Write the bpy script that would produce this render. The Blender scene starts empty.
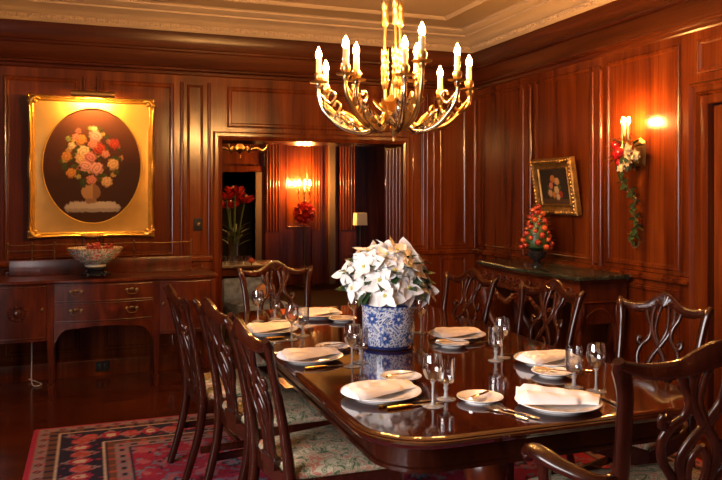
import bpy, bmesh, math, random
from mathutils import Vector, Matrix, noise
PI = math.pi
random.seed(7)
SC = bpy.context.scene
COL = SC.collection
V3 = Vector

# ------------------------------------------------------------------ materials
def new_mat(name):
    m = bpy.data.materials.new(name); m.use_nodes = True
    nt = m.node_tree
    return m, nt, nt.nodes['Principled BSDF']

def plain(name, col, rough=.5, metal=0, spec=.5, coat=0, bump=0, bscale=60, var=0, vscale=8, emit=None, estr=0, sub=0):
    m, nt, b = new_mat(name)
    b.inputs['Base Color'].default_value = (*col, 1)
    b.inputs['Roughness'].default_value = rough
    b.inputs['Metallic'].default_value = metal
    b.inputs['Specular IOR Level'].default_value = spec
    b.inputs['Coat Weight'].default_value = coat
    tc = nt.nodes.new('ShaderNodeTexCoord')
    if var:
        n = nt.nodes.new('ShaderNodeTexNoise'); n.inputs['Scale'].default_value = vscale; n.inputs['Detail'].default_value = 5
        nt.links.new(tc.outputs['Object'], n.inputs['Vector'])
        r = nt.nodes.new('ShaderNodeValToRGB')
        r.color_ramp.elements[0].position = .3; r.color_ramp.elements[1].position = .7
        r.color_ramp.elements[0].color = (*[c * (1 - var) for c in col], 1)
        r.color_ramp.elements[1].color = (*[min(1, c * (1 + var)) for c in col], 1)
        nt.links.new(n.outputs['Fac'], r.inputs['Fac']); nt.links.new(r.outputs['Color'], b.inputs['Base Color'])
    if bump:
        n2 = nt.nodes.new('ShaderNodeTexNoise'); n2.inputs['Scale'].default_value = bscale; n2.inputs['Detail'].default_value = 4
        nt.links.new(tc.outputs['Object'], n2.inputs['Vector'])
        bp = nt.nodes.new('ShaderNodeBump'); bp.inputs['Strength'].default_value = bump; bp.inputs['Distance'].default_value = .01
        nt.links.new(n2.outputs['Fac'], bp.inputs['Height']); nt.links.new(bp.outputs['Normal'], b.inputs['Normal'])
    if emit:
        b.inputs['Emission Color'].default_value = (*emit, 1); b.inputs['Emission Strength'].default_value = estr
    return m

def wood(name, dark, mid, light, rough=.3, scl=(9, 9, .8), coat=.3, bump=.05, spec=.5, fine=(90, 90, 2)):
    m, nt, b = new_mat(name)
    tc = nt.nodes.new('ShaderNodeTexCoord')
    mp = nt.nodes.new('ShaderNodeMapping'); mp.inputs['Scale'].default_value = scl
    n = nt.nodes.new('ShaderNodeTexNoise'); n.inputs['Scale'].default_value = 1.0; n.inputs['Detail'].default_value = 6
    n.inputs['Distortion'].default_value = .8
    nt.links.new(tc.outputs['Object'], mp.inputs['Vector']); nt.links.new(mp.outputs['Vector'], n.inputs['Vector'])
    r = nt.nodes.new('ShaderNodeValToRGB'); e = r.color_ramp.elements
    e[0].position = .28; e[0].color = (*dark, 1); e[1].position = .74; e[1].color = (*light, 1)
    k = e.new(.5); k.color = (*mid, 1)
    nt.links.new(n.outputs['Fac'], r.inputs['Fac'])
    mp2 = nt.nodes.new('ShaderNodeMapping'); mp2.inputs['Scale'].default_value = fine
    n2 = nt.nodes.new('ShaderNodeTexNoise'); n2.inputs['Scale'].default_value = 1.0; n2.inputs['Detail'].default_value = 3
    nt.links.new(tc.outputs['Object'], mp2.inputs['Vector']); nt.links.new(mp2.outputs['Vector'], n2.inputs['Vector'])
    mx = nt.nodes.new('ShaderNodeMix'); mx.data_type = 'RGBA'; mx.blend_type = 'MULTIPLY'
    mx.inputs['Factor'].default_value = .45
    r2 = nt.nodes.new('ShaderNodeValToRGB'); r2.color_ramp.elements[0].position = .3; r2.color_ramp.elements[1].position = .62
    r2.color_ramp.elements[0].color = (.35, .3, .28, 1)
    nt.links.new(n2.outputs['Fac'], r2.inputs['Fac'])
    nt.links.new(r.outputs['Color'], mx.inputs['A']); nt.links.new(r2.outputs['Color'], mx.inputs['B'])
    nt.links.new(mx.outputs['Result'], b.inputs['Base Color'])
    b.inputs['Roughness'].default_value = rough
    b.inputs['Specular IOR Level'].default_value = spec
    b.inputs['Coat Weight'].default_value = coat; b.inputs['Coat Roughness'].default_value = rough * .5
    if bump:
        bp = nt.nodes.new('ShaderNodeBump'); bp.inputs['Strength'].default_value = bump; bp.inputs['Distance'].default_value = .004
        nt.links.new(n2.outputs['Fac'], bp.inputs['Height'])
        nt.links.new(bp.outputs['Normal'], b.inputs['Normal']); nt.links.new(bp.outputs['Normal'], b.inputs['Coat Normal'])
    return m

def attr_mat(name, rough=.5, coat=0, metal=0, bump=0, bscale=200, spec=.5):
    m, nt, b = new_mat(name)
    a = nt.nodes.new('ShaderNodeAttribute'); a.attribute_name = 'pattern'
    nt.links.new(a.outputs['Color'], b.inputs['Base Color'])
    b.inputs['Roughness'].default_value = rough; b.inputs['Coat Weight'].default_value = coat; b.inputs['Metallic'].default_value = metal
    b.inputs['Specular IOR Level'].default_value = spec
    if bump:
        tc = nt.nodes.new('ShaderNodeTexCoord'); n2 = nt.nodes.new('ShaderNodeTexNoise'); n2.inputs['Scale'].default_value = bscale
        nt.links.new(tc.outputs['Object'], n2.inputs['Vector'])
        bp = nt.nodes.new('ShaderNodeBump'); bp.inputs['Strength'].default_value = bump; bp.inputs['Distance'].default_value = .005
        nt.links.new(n2.outputs['Fac'], bp.inputs['Height']); nt.links.new(bp.outputs['Normal'], b.inputs['Normal'])
    return m

def glass_mat(name, tint=(1, 1, 1), refl=.06, edge=.55):
    m, nt, b = new_mat(name); nt.nodes.remove(b)
    out = nt.nodes['Material Output']
    t = nt.nodes.new('ShaderNodeBsdfTransparent'); t.inputs['Color'].default_value = (*tint, 1)
    g = nt.nodes.new('ShaderNodeBsdfGlossy'); g.inputs['Roughness'].default_value = .03
    lw = nt.nodes.new('ShaderNodeLayerWeight'); lw.inputs['Blend'].default_value = .35
    mr = nt.nodes.new('ShaderNodeMapRange'); mr.inputs['To Min'].default_value = refl; mr.inputs['To Max'].default_value = edge
    mx = nt.nodes.new('ShaderNodeMixShader')
    nt.links.new(lw.outputs['Facing'], mr.inputs['Value']); nt.links.new(mr.outputs['Result'], mx.inputs['Fac'])
    nt.links.new(t.outputs[0], mx.inputs[1]); nt.links.new(g.outputs[0], mx.inputs[2]); nt.links.new(mx.outputs[0], out.inputs['Surface'])
    return m

M = {}
M['panel'] = wood('panel_wood', (.038, .0058, .0012), (.09, .0170, .0029), (.145, .032, .005), rough=.21, scl=(7, 7, .55), coat=.10, bump=.07, spec=.28, fine=(75, 75, 1.6))
M['frieze'] = wood('shaded_frieze_wood', (.024, .0038, .001), (.055, .0105, .002), (.085, .019, .0034), rough=.3, scl=(.6, .6, 9), coat=.08, bump=.03, spec=.25, fine=(2, 2, 80))  # darker than the panel wood; shade beneath the cornice is put into the colour
M['floor'] = wood('floor_wood', (.034, .0062, .002), (.070, .0135, .004), (.105, .022, .006), rough=.2, scl=(1.2, 11, 4), coat=.2, spec=.4, fine=(3, 90, 10))
M['mahog'] = wood('mahogany', (.028, .0042, .0014), (.068, .0115, .003), (.11, .021, .005), rough=.28, scl=(12, 12, 3), coat=.15, spec=.35, bump=.03, fine=(60, 60, 8))
M['chair'] = wood('chair_mahogany', (.014, .0024, .001), (.030, .0052, .0018), (.05, .0095, .0032), rough=.24, scl=(14, 14, 4), coat=.22, spec=.4, bump=.02, fine=(60, 60, 10))
M['table'] = wood('table_mahogany', (.016, .0026, .001), (.034, .0058, .002), (.058, .011, .0035), rough=.09, scl=(8, .8, 4), coat=.8, bump=.012, fine=(60, 2, 20))
M['tableedge'] = wood('table_edge_mahogany', (.009, .0016, .0008), (.02, .0035, .0014), (.034, .007, .0025), rough=.2, scl=(8, 1, 4), coat=.5, bump=.01)
M['console'] = wood('console_oak', (.03, .005, .0016), (.075, .0135, .0036), (.125, .025, .0065), rough=.36, scl=(14, 14, 5), coat=.2)
M['ceil'] = plain('ceiling_plaster', (.35, .245, .135), .85, bump=.05, bscale=30, var=.06, vscale=2)
M['cornice'] = plain('cornice_plaster', (.39, .28, .165), .7, bump=.05, bscale=60)
M['gilt'] = plain('gilt_brass', (.58, .37, .13), .3, metal=1, bump=.12, bscale=70)
M['silver'] = plain('pale_gilt', (.62, .50, .33), .22, metal=1)
M['goldframe'] = plain('gilded_wood', (.58, .32, .06), .34, metal=.8, bump=.25, bscale=45, var=.2, vscale=14)
M['goldmat'] = plain('gilded_mat', (.46, .25, .045), .45, metal=.35, bump=.05, bscale=20, var=.14, vscale=6)
M['brass'] = plain('aged_brass', (.55, .36, .13), .3, metal=1)
M['darkbrass'] = plain('dark_brass', (.14, .085, .035), .4, metal=1)
M['flame'] = plain('flame_bulb', (1, .8, .5), .3, emit=(1, .47, .13), estr=1900)
M['flame3'] = plain('dim_bulb', (1, .8, .5), .3, emit=(1, .47, .13), estr=500)
M['flame2'] = plain('sconce_bulb', (1, .8, .5), .3, emit=(1, .45, .11), estr=3600)
M['strip'] = plain('picture_tube', (1, .9, .6), .3, emit=(1, .56, .16), estr=900)
M['candle'] = plain('ivory_candle_sleeve', (.62, .45, .2), .5)
M['china'] = plain('white_china', (.86, .84, .82), .14, coat=.6)
M['linen'] = plain('white_linen', (.86, .82, .80), .85, bump=.06, bscale=300)
M['steel'] = plain('silver_cutlery', (.82, .78, .72), .16, metal=1)
M['goldh'] = plain('gold_handle', (.86, .60, .22), .22, metal=1)
def whitened_glass(name, tint):
    m, nt, b = new_mat(name)
    b.inputs['Base Color'].default_value = (*tint, 1); b.inputs['Roughness'].default_value = .01
    b.inputs['Transmission Weight'].default_value = .72; b.inputs['IOR'].default_value = 1.5  # diffuse white remainder stands in for light caught in stem and foot
    return m
M['glass'] = glass_mat('clear_glass', (1, 1, 1), .13, .95)
M['glass2'] = glass_mat('water_glass_clear', (.97, .985, 1), .15, .95)
M['glass_stem'] = whitened_glass('whitened_stem_glass', (1, 1, 1))
M['pane'] = glass_mat('window_pane', (1, 1, 1), .04, .4)
M['bract'] = plain('white_bract', (.94, .91, .87), .6, bump=.06, bscale=80)
M['bractcentre'] = plain('yellow_bud', (.65, .60, .12), .6)
M['leaf'] = plain('dark_leaf', (.022, .055, .018), .4, var=.3, vscale=20)
M['leaf2'] = plain('green_leaf', (.05, .10, .025), .45, var=.3, vscale=20)
M['vine'] = plain('bronze_vine', (.09, .07, .025), .4, metal=.5)
M['redfl'] = plain('red_petal', (.45, .018, .012), .45, var=.2, vscale=40)
M['redball'] = plain('red_bauble', (.45, .012, .012), .18, coat=.6)
M['orangefr'] = plain('orange_fruit', (.42, .065, .014), .4)
M['redfr'] = plain('crimson_fruit', (.27, .022, .009), .4)
M['yelfl'] = plain('cream_petal', (.62, .48, .24), .6)
M['pinkfl'] = plain('pink_petal', (.70, .20, .16), .6)
M['marble'] = plain('green_marble', (.02, .027, .02), .2, coat=.4, var=.75, vscale=16)
M['urn'] = plain('black_urn', (.012, .012, .016), .25, coat=.4)
M['black'] = plain('black_plate', (.012, .01, .009), .6, spec=.15)
M['whitecord'] = plain('white_cord', (.5, .45, .4), .5)
M['pot'] = attr_mat('blue_white_porcelain', .12, .7)
M['paint'] = attr_mat('oil_paint', .7, .0, bump=.1, bscale=60, spec=.08)
M['bowl'] = attr_mat('famille_porcelain', .2, .5)
M['rug'] = attr_mat('wool_rug', .95, bump=.4, bscale=260, spec=.1)
M['darkvoid'] = plain('unlit_space_black', (.012, .006, .004), .7)  # near-black colour stands in for the unlit space past the far doorway
M['paledoor'] = plain('pale_jamb_paint', (.11, .07, .045), .35)
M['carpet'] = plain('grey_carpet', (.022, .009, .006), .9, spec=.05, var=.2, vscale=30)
M['blue'] = plain('blue_grey_upholstery', (.20, .28, .52), .8, var=.5, vscale=14)
M['pinkcush'] = plain('shell_pink_velvet', (.62, .34, .24), .8)
M['whitecloth'] = plain('white_runner', (.6, .58, .62), .8)
M['oldgold'] = plain('dull_old_gilding', (.28, .15, .04), .38, metal=.8, bump=.3, bscale=60, var=.4, vscale=18)
M['shade'] = plain('cream_lampshade', (.75, .66, .52), .8)
M['wallplain'] = plain('plain_back_wall', (.16, .07, .03), .6)

def tapestry():
    m, nt, b = new_mat('floral_tapestry')
    tc = nt.nodes.new('ShaderNodeTexCoord')
    n = nt.nodes.new('ShaderNodeTexNoise'); n.inputs['Scale'].default_value = 17; n.inputs['Detail'].default_value = 4; n.inputs['Distortion'].default_value = 1.2
    nt.links.new(tc.outputs['Object'], n.inputs['Vector'])
    r = nt.nodes.new('ShaderNodeValToRGB'); r.color_ramp.interpolation = 'CONSTANT'
    e = r.color_ramp.elements
    e[0].position = 0; e[0].color = (.07, .10, .045, 1); e[1].position = .40; e[1].color = (.34, .28, .18, 1)
    for p, c in ((.46, (.11, .14, .07, 1)), (.50, (.42, .36, .24, 1)), (.57, (.40, .14, .09, 1)), (.62, (.42, .36, .24, 1)), (.68, (.12, .14, .09, 1))):
        k = e.new(p); k.color = c
    nt.links.new(n.outputs['Fac'], r.inputs['Fac']); nt.links.new(r.outputs['Color'], b.inputs['Base Color'])
    b.inputs['Roughness'].default_value = .9
    return m
M['tapestry'] = tapestry()

# ------------------------------------------------------------------ mesh helpers
def spline(pts, n=6, closed=False):
    P = [V3(p) for p in pts]; out = []
    N = len(P)
    rng = range(N if closed else N - 1)
    for i in rng:
        p1 = P[i]; p2 = P[(i + 1) % N]
        p0 = P[(i - 1) % N] if (closed or i > 0) else p1 * 2 - p2
        p3 = P[(i + 2) % N] if (closed or i + 2 < N) else p2 * 2 - p1
        for k in range(n):
            t = k / n
            out.append(.5 * ((2 * p1) + (p2 - p0) * t + (2 * p0 - 5 * p1 + 4 * p2 - p3) * t * t + (3 * p1 - p0 - 3 * p2 + p3) * t ** 3))
    if not closed: out.append(P[-1])
    return out

def lerpl(a, n):
    out = []
    for i in range(n):
        t = i / (n - 1) * (len(a) - 1); k = min(int(t), len(a) - 2); f = t - k
        out.append(a[k] * (1 - f) + a[k + 1] * f)
    return out

class MB:
    def __init__(s): s.v = []; s.f = []; s.c = []
    def add(s, vs, fs, mat=None):
        o = len(s.v)
        s.v += [tuple(mat @ V3(q)) if mat else tuple(q) for q in vs]
        s.f += [tuple(o + i for i in q) for q in fs]
        return s
    def box(s, x0, x1, y0, y1, z0, z1, bev=0, mat=None):
        if bev:
            b = bmesh.new(); bmesh.ops.create_cube(b, size=1)
            for q in b.verts: q.co = V3((x0 + (q.co.x + .5) * (x1 - x0), y0 + (q.co.y + .5) * (y1 - y0), z0 + (q.co.z + .5) * (z1 - z0)))
            bmesh.ops.bevel(b, geom=b.edges[:], offset=bev, segments=2, profile=.5, affect='EDGES')
            b.verts.index_update()
            s.add([q.co.copy() for q in b.verts], [[q.index for q in fc.verts] for fc in b.faces], mat); b.free(); return s
        v = [(x0, y0, z0), (x1, y0, z0), (x1, y1, z0), (x0, y1, z0), (x0, y0, z1), (x1, y0, z1), (x1, y1, z1), (x0, y1, z1)]
        return s.add(v, [(3, 2, 1, 0), (4, 5, 6, 7), (0, 1, 5, 4), (1, 2, 6, 5), (2, 3, 7, 6), (3, 0, 4, 7)], mat)
    def tube(s, pts, r, n=8, up=None, ry=None, sq=2.0, closed=False, mat=None):
        P = [V3(p) for p in pts]; N = len(P)
        R = lerpl(r, N) if isinstance(r, (list, tuple)) else [r] * N
        RY = R if ry is None else (lerpl(ry, N) if isinstance(ry, (list, tuple)) else [ry] * N)
        vs = []; fs = []; prev = None
        for i in range(N):
            if closed: t = P[(i + 1) % N] - P[(i - 1) % N]
            else: t = P[min(i + 1, N - 1)] - P[max(i - 1, 0)]
            if t.length < 1e-9: t = V3((0, 0, 1))
            t.normalize()
            if up is not None:
                a = V3(up) - t * V3(up).dot(t)
                if a.length < 1e-4: a = prev if prev else t.orthogonal()
            elif prev is None: a = t.orthogonal()
            else: a = prev - t * prev.dot(t)
            a.normalize(); prev = a; b = t.cross(a)
            for k in range(n):
                th = 2 * PI * (k + .5) / n; c, sn = math.cos(th), math.sin(th)
                if sq != 2: c = math.copysign(abs(c) ** (2 / sq), c); sn = math.copysign(abs(sn) ** (2 / sq), sn)
                vs.append(P[i] + a * (R[i] * c) + b * (RY[i] * sn))
        for i in range(N if closed else N - 1):
            j = (i + 1) % N
            for k in range(n): fs.append((i * n + k, i * n + (k + 1) % n, j * n + (k + 1) % n, j * n + k))
        if not closed: fs.append(tuple(range(n - 1, -1, -1))); fs.append(tuple((N - 1) * n + k for k in range(n)))
        return s.add(vs, fs, mat)
    def lathe(s, prof, n=24, c=(0, 0, 0), mat=None, cap0=True, cap1=True):
        vs = []; fs = []
        for r, z in prof:
            for k in range(n):
                th = 2 * PI * k / n; vs.append((c[0] + r * math.cos(th), c[1] + r * math.sin(th), c[2] + z))
        for i in range(len(prof) - 1):
            for k in range(n): fs.append((i * n + k, i * n + (k + 1) % n, (i + 1) * n + (k + 1) % n, (i + 1) * n + k))
        if cap0 and prof[0][0] > 1e-5: fs.append(tuple(range(n - 1, -1, -1)))
        if cap1 and prof[-1][0] > 1e-5: fs.append(tuple((len(prof) - 1) * n + k for k in range(n)))
        return s.add(vs, fs, mat)
    def ball(s, c, r, sc=(1, 1, 1), n=10, mat=None):
        vs = []; fs = []; m = max(4, n // 2 + 1)
        for i in range(m + 1):
            ph = PI * i / m
            for k in range(n):
                th = 2 * PI * k / n
                vs.append((c[0] + r * sc[0] * math.sin(ph) * math.cos(th), c[1] + r * sc[1] * math.sin(ph) * math.sin(th), c[2] - r * sc[2] * math.cos(ph)))
        for i in range(m):
            for k in range(n): fs.append((i * n + k, i * n + (k + 1) % n, (i + 1) * n + (k + 1) % n, (i + 1) * n + k))
        return s.add(vs, fs, mat)
    def loft(s, loops, cap=True, mat=None):
        n = len(loops[0]); vs = [q for L in loops for q in L]; fs = []
        for i in range(len(loops) - 1):
            for k in range(n): fs.append((i * n + k, i * n + (k + 1) % n, (i + 1) * n + (k + 1) % n, (i + 1) * n + k))
        if cap: fs.append(tuple(range(n - 1, -1, -1))); fs.append(tuple((len(loops) - 1) * n + k for k in range(n)))
        return s.add(vs, fs, mat)
    def frame(s, o, U, W, N, w, h, prof, fill=None):
        o, U, W, N = V3(o), V3(U), V3(W), V3(N); loops = []
        for i, d in prof:
            loops.append([o + U * i + W * i + N * d, o + U * (w - i) + W * i + N * d, o + U * (w - i) + W * (h - i) + N * d, o + U * i + W * (h - i) + N * d])
        vs = [q for L in loops for q in L]; fs = []
        for a in range(len(loops) - 1):
            for k in range(4): fs.append((a * 4 + k, a * 4 + (k + 1) % 4, a * 4 + 4 + (k + 1) % 4, a * 4 + 4 + k))
        if fill is not None: fs.append(tuple((len(loops) - 1) * 4 + k for k in range(4)))
        return s.add(vs, fs)
    def sweep(s, prof, a, b, U, W):
        """profile points (u,w) swept from a to b"""
        a, b, U, W = V3(a), V3(b), V3(U), V3(W)
        A = [a + U * u + W * w for u, w in prof]; B = [b + U * u + W * w for u, w in prof]; n = len(prof)
        return s.add(A + B, [(k, k + 1, n + k + 1, n + k) for k in range(n - 1)])
    def build(s, name, mat, parent=None, loc=None, rot=None, smooth=True, angle=38, cols=None, label=None, mesh_only=False):
        me = bpy.data.meshes.new(name); me.from_pydata(s.v, [], s.f); me.update()
        b = bmesh.new(); b.from_mesh(me); bmesh.ops.recalc_face_normals(b, faces=b.faces[:]); b.to_mesh(me); b.free()
        if smooth:
            me.shade_smooth(); me.set_sharp_from_angle(angle=math.radians(angle))
        if cols:
            at = me.color_attributes.new('pattern', 'FLOAT_COLOR', 'POINT')
            for i, c in enumerate(cols): at.data[i].color = (c[0], c[1], c[2], 1)
        me.materials.append(mat)
        o = bpy.data.objects.new(name, me); COL.objects.link(o)
        if parent is not None: o.parent = parent
        if loc: o.location = loc
        if rot: o.rotation_euler = rot
        if label: o['label'] = label
        return o

def tag(o, label, cat, group=None, kind=None):
    o['label'] = label; o['category'] = cat
    if group: o['group'] = group
    if kind: o['kind'] = kind
    return o
def thing(name, label, cat, loc=(0, 0, 0), rz=0, group=None, rot=None, scale=None):
    o = bpy.data.objects.new(name, None); COL.objects.link(o); o.empty_display_size = .1
    o.location = loc; o.rotation_euler = rot if rot else (0, 0, rz)
    if scale: o.scale = scale
    return tag(o, label, cat, group)
def struct(o, label=None):
    o['kind'] = 'structure'
    if label: o['label'] = label
    return o
def dup(root, loc, rz, label, group=None):
    def rec(o, par):
        c = o.copy(); COL.objects.link(c)
        if par is not None: c.parent = par
        for ch in [q for q in bpy.data.objects if q.parent == o]: rec(ch, c)
        return c
    r = rec(root, None); r.location = loc; r.rotation_euler = (0, 0, rz); r['label'] = label
    if group: r['group'] = group
    return r
R = math.radians

# ------------------------------------------------------------------ room shell
XR, YB, ZC = 3.6, 6.55, 3.08           # right wall, back wall, ceiling
XL, YF = -2.3, -2.4
OX0, OX1, OZ = 1.09, 2.82, 1.985; WT = .45       # opening in the back wall
Y2, X20, X21 = 12.0, -0.6, 6.6         # the room beyond

floor_ = MB().box(XL - .2, XR + .4, YF - .2, YB + WT, -.1, 0).build('floor', M['floor']); struct(floor_)
# board joints in floor as fine grooves
struct(MB().box(XL - .2, XR + .4, YF - .2, YB + .05, ZC, ZC + .1).build('ceiling', M['ceil']))
wb = MB()
wb.box(XL - .2, OX0, YB, YB + WT, 0, ZC).box(OX1, XR + .3, YB, YB + WT, 0, ZC).box(OX0, OX1, YB, YB + WT, OZ, ZC)
struct(wb.build('wall_back', M['panel']))
DY0, DY1, DZ = 2.6, 3.555, 2.06        # door opening in the right wall
wr = MB()
wr.box(XR, XR + .3, DY1, YB, 0, ZC).box(XR, XR + .3, YF, DY0, 0, ZC).box(XR, XR + .3, DY0, DY1, DZ, ZC)
struct(wr.build('wall_right', M['panel']))
struct(MB().box(XL, XR, YF - .2, YF, 0, ZC).build('wall_front', M['panel']))
WY0, WY1, WZ0, WZ1 = -.7, 2.5, .75, 2.55
wl = MB()
wl.box(XL - .2, XL, YF, WY0, 0, ZC).box(XL - .2, XL, WY1, YB, 0, ZC).box(XL - .2, XL, WY0, WY1, 0, WZ0).box(XL - .2, XL, WY0, WY1, WZ1, ZC)
struct(wl.build('wall_left', M['panel']))
w1 = bpy.data.objects.new('window_1', None); COL.objects.link(w1); struct(w1)
fr = MB(); fr.frame((XL - .1, WY0, WZ0), (0, 1, 0), (0, 0, 1), (1, 0, 0), WY1 - WY0, WZ1 - WZ0, [(0, -.03), (0, .03), (.06, .03), (.06, -.03)])
for k in range(1, 3):
    y = WY0 + (WY1 - WY0) * k / 3; fr.box(XL - .13, XL - .07, y - .025, y + .025, WZ0, WZ1)
fr.box(XL - .12, XL - .08, WY0, WY1, 1.62, 1.66)
struct(fr.build('window_frame', M['paledoor'], w1))
struct(MB().box(XL - .103, XL - .097, WY0 + .05, WY1 - .05, WZ0 + .05, WZ1 - .05).build('window_pane', M['pane'], w1))

# door in right wall
d1 = bpy.data.objects.new('door_1', None); COL.objects.link(d1); struct(d1)
dl = MB().box(XR + .012, XR + .05, DY0 + .01, DY1 - .02, .01, DZ - .01)
for z0, z1 in ((.25, .9), (1.0, 1.95)):
    dl.frame((XR + .012, DY1 - .12, z0), (0, -1, 0), (0, 0, 1), (-1, 0, 0), .36, z1 - z0, [(0, 0), (.01, .015), (.03, .012), (.045, -.006)], fill=1)
struct(dl.build('door_leaf', M['panel'], d1))
dk = MB().lathe([(.0, 0), (.012, 0), (.012, .03), (.028, .045), (.028, .06), (0, .07)], 14, mat=Matrix.Translation((XR + .012, DY0 + .1, 1.0)) @ Matrix.Rotation(-PI / 2, 4, 'Y'))
struct(dk.build('door_knob', M['brass'], d1))

# panel mouldings -----------------------------------------------------------
PROF = [(0, 0), (.003, .007), (.010, .011), (.018, .008), (.026, .009), (.034, .003), (.04, .0005)]
def panels_back(lst, name, mat='panel'):
    m = MB()
    for x0, x1, z0, z1 in lst:
        m.frame((x0, YB, z0), (1, 0, 0), (0, 0, 1), (0, -1, 0), x1 - x0, z1 - z0, PROF if x1 - x0 > .2 else [(a * .6, b) for a, b in PROF])
    return struct(m.build(name, M[mat], angle=25))
TB = 2.46
panels_back([(-1.6, -.72, .98, TB), (-.65, -.08, .98, TB), (.10, .68, .98, TB), (.79, .93, .98, TB), (1.14, 2.76, 2.10, TB), (3.22, 3.52, 1.0, TB), (2.92, 3.05, 1.0, TB)], 'trim_1')
panels_back([(-1.6, -.72, .2, .9), (-.65, -.08, .2, .9), (.10, .68, .2, .9), (.79, .93, .2, .9), (3.22, 3.52, .2, .9), (2.92, 3.05, .2, .9)], 'trim_2')
# raised stiles / half-round beads on the back wall, fluted pilaster by the opening
def halfround(m, p0, p1, r, N, seg=8):
    p0, p1, N = V3(p0), V3(p1), V3(N); t = (p1 - p0).normalized(); S = t.cross(N)
    pr = [(math.cos(PI * k / seg) * r, math.sin(PI * k / seg) * r) for k in range(seg + 1)]
    m.sweep(pr, p0, p1, S, N)
    m.add([p1 + S * u + N * w for u, w in pr], [tuple(range(seg + 1))])
b = MB()
for x in (-.045, .06): halfround(b, (x, YB, .96), (x, YB, TB + .02), .014, (0, -1, 0))
for x in (.745, .98, 3.09, 3.16): halfround(b, (x, YB, .96), (x, YB, TB + .02), .016, (0, -1, 0))
for k in range(5):
    y = YB + .05 + k * .085; halfround(b, (OX1, y, .1), (OX1, y, OZ - .03), .02, (-1, 0, 0))
struct(b.build('trim_3', M['panel']))
# casing of the opening (mitred)
def mitred(prof, path, name):
    """path(u, w) gives the polyline for one profile point"""
    m = MB(); cols_ = [path(u, w) for u, w in prof]; k = len(cols_[0])
    m.add([q for P in cols_ for q in P], [(i * k + j, i * k + j + 1, i * k + k + j + 1, i * k + k + j) for i in range(len(prof) - 1) for j in range(k - 1)])
    return struct(m.build(name, M['panel'], angle=25))
CP = [(0, 0), (0, .03), (.02, .04), (.035, .03), (.06, .03), (.075, .018), (.075, 0)]
mitred(CP, lambda u, w: [(OX0 - u, YB - w, 0), (OX0 - u, YB - w, OZ + u), (OX1 + u, YB - w, OZ + u), (OX1 + u, YB - w, 0)], 'trim_4')
# right wall panels: three bays
m = MB()
for y0, y1 in ((5.66, 6.46), (4.70, 5.47), (3.80, 4.53), ):
    for z0, z1 in ((1.0, 2.48), (.2, .88)):
        m.frame((XR, y0, z0), (0, 1, 0), (0, 0, 1), (-1, 0, 0), y1 - y0, z1 - z0, PROF)
m.frame((XR, DY0 - .1, 2.26), (0, 1, 0), (0, 0, 1), (-1, 0, 0), 1.16, .22, PROF)
for ya, yb in ((5.515, 5.627), (4.575, 4.665)):
    hr = (yb - ya) / 2; ym = (ya + yb) / 2; top_ = [(ym + hr * math.cos(PI * k / 10), 2.43 + hr * .9 * math.sin(PI * k / 10)) for k in range(11)]
    oc = [(ya, .98)] + [(yb, .98)] + top_
    m.loft([[(XR, y, z) for y, z in oc], [(XR - .018, y, z) for y, z in oc], [(XR - .024, ym + (y - ym) * .86, z - (.006 if z > 2 else -.006)) for y, z in oc]])
for y in (5.627, 5.515, 4.665, 4.575, 6.5):
    halfround(m, (XR - .016, y, .97), (XR - .016, y, 2.43), .018, (-1, 0, 0))
struct(m.build('trim_5', M['panel'], angle=25))
# door casing: stepped architrave
c = MB(); CP = [(0, -.015), (0, .026), (.005, .032), (.03, .032), (.035, .03), (.055, .03), (.07, .055), (.085, .035), (.11, .03), (.13, .05), (.145, .03), (.15, 0)]
mitred(CP, lambda u, w: [(XR - w, DY1 - .01 + u, 0), (XR - w, DY1 - .01 + u, DZ + u), (XR - w, DY0 - .0 - u, DZ + u), (XR - w, DY0 - u, 0)], 'trim_6')
# chair rail (dado cap) and baseboards
RP = [(0, 0), (.01, .03), (.03, .035), (.04, .022), (.055, .02), (.06, 0)]
c = MB()
c.sweep(RP, (XL, YB, .915), (OX0 - .08, YB, .915), (0, 0, 1), (0, -1, 0)); c.sweep(RP, (2.90, YB, .915), (XR, YB, .915), (0, 0, 1), (0, -1, 0))
c.sweep(RP, (XR, DY1 + .15, .915), (XR, YB, .915), (0, 0, 1), (-1, 0, 0))
struct(c.build('trim_7', M['panel']))
BP = [(0, 0), (0, .025), (.12, .025), (.135, .018), (.15, .006), (.16, 0)]
c = MB(); c.sweep(BP, (XL, YB, 0), (OX0 - .08, YB, 0), (0, 0, 1), (0, -1, 0)); c.sweep(BP, (2.90, YB, 0), (XR, YB, 0), (0, 0, 1), (0, -1, 0))
struct(c.build('baseboard_back', M['panel']))
struct(MB().sweep(BP, (XR, DY1 + .15, 0), (XR, YB, 0), (0, 0, 1), (-1, 0, 0)).build('baseboard_right', M['panel']))
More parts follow.
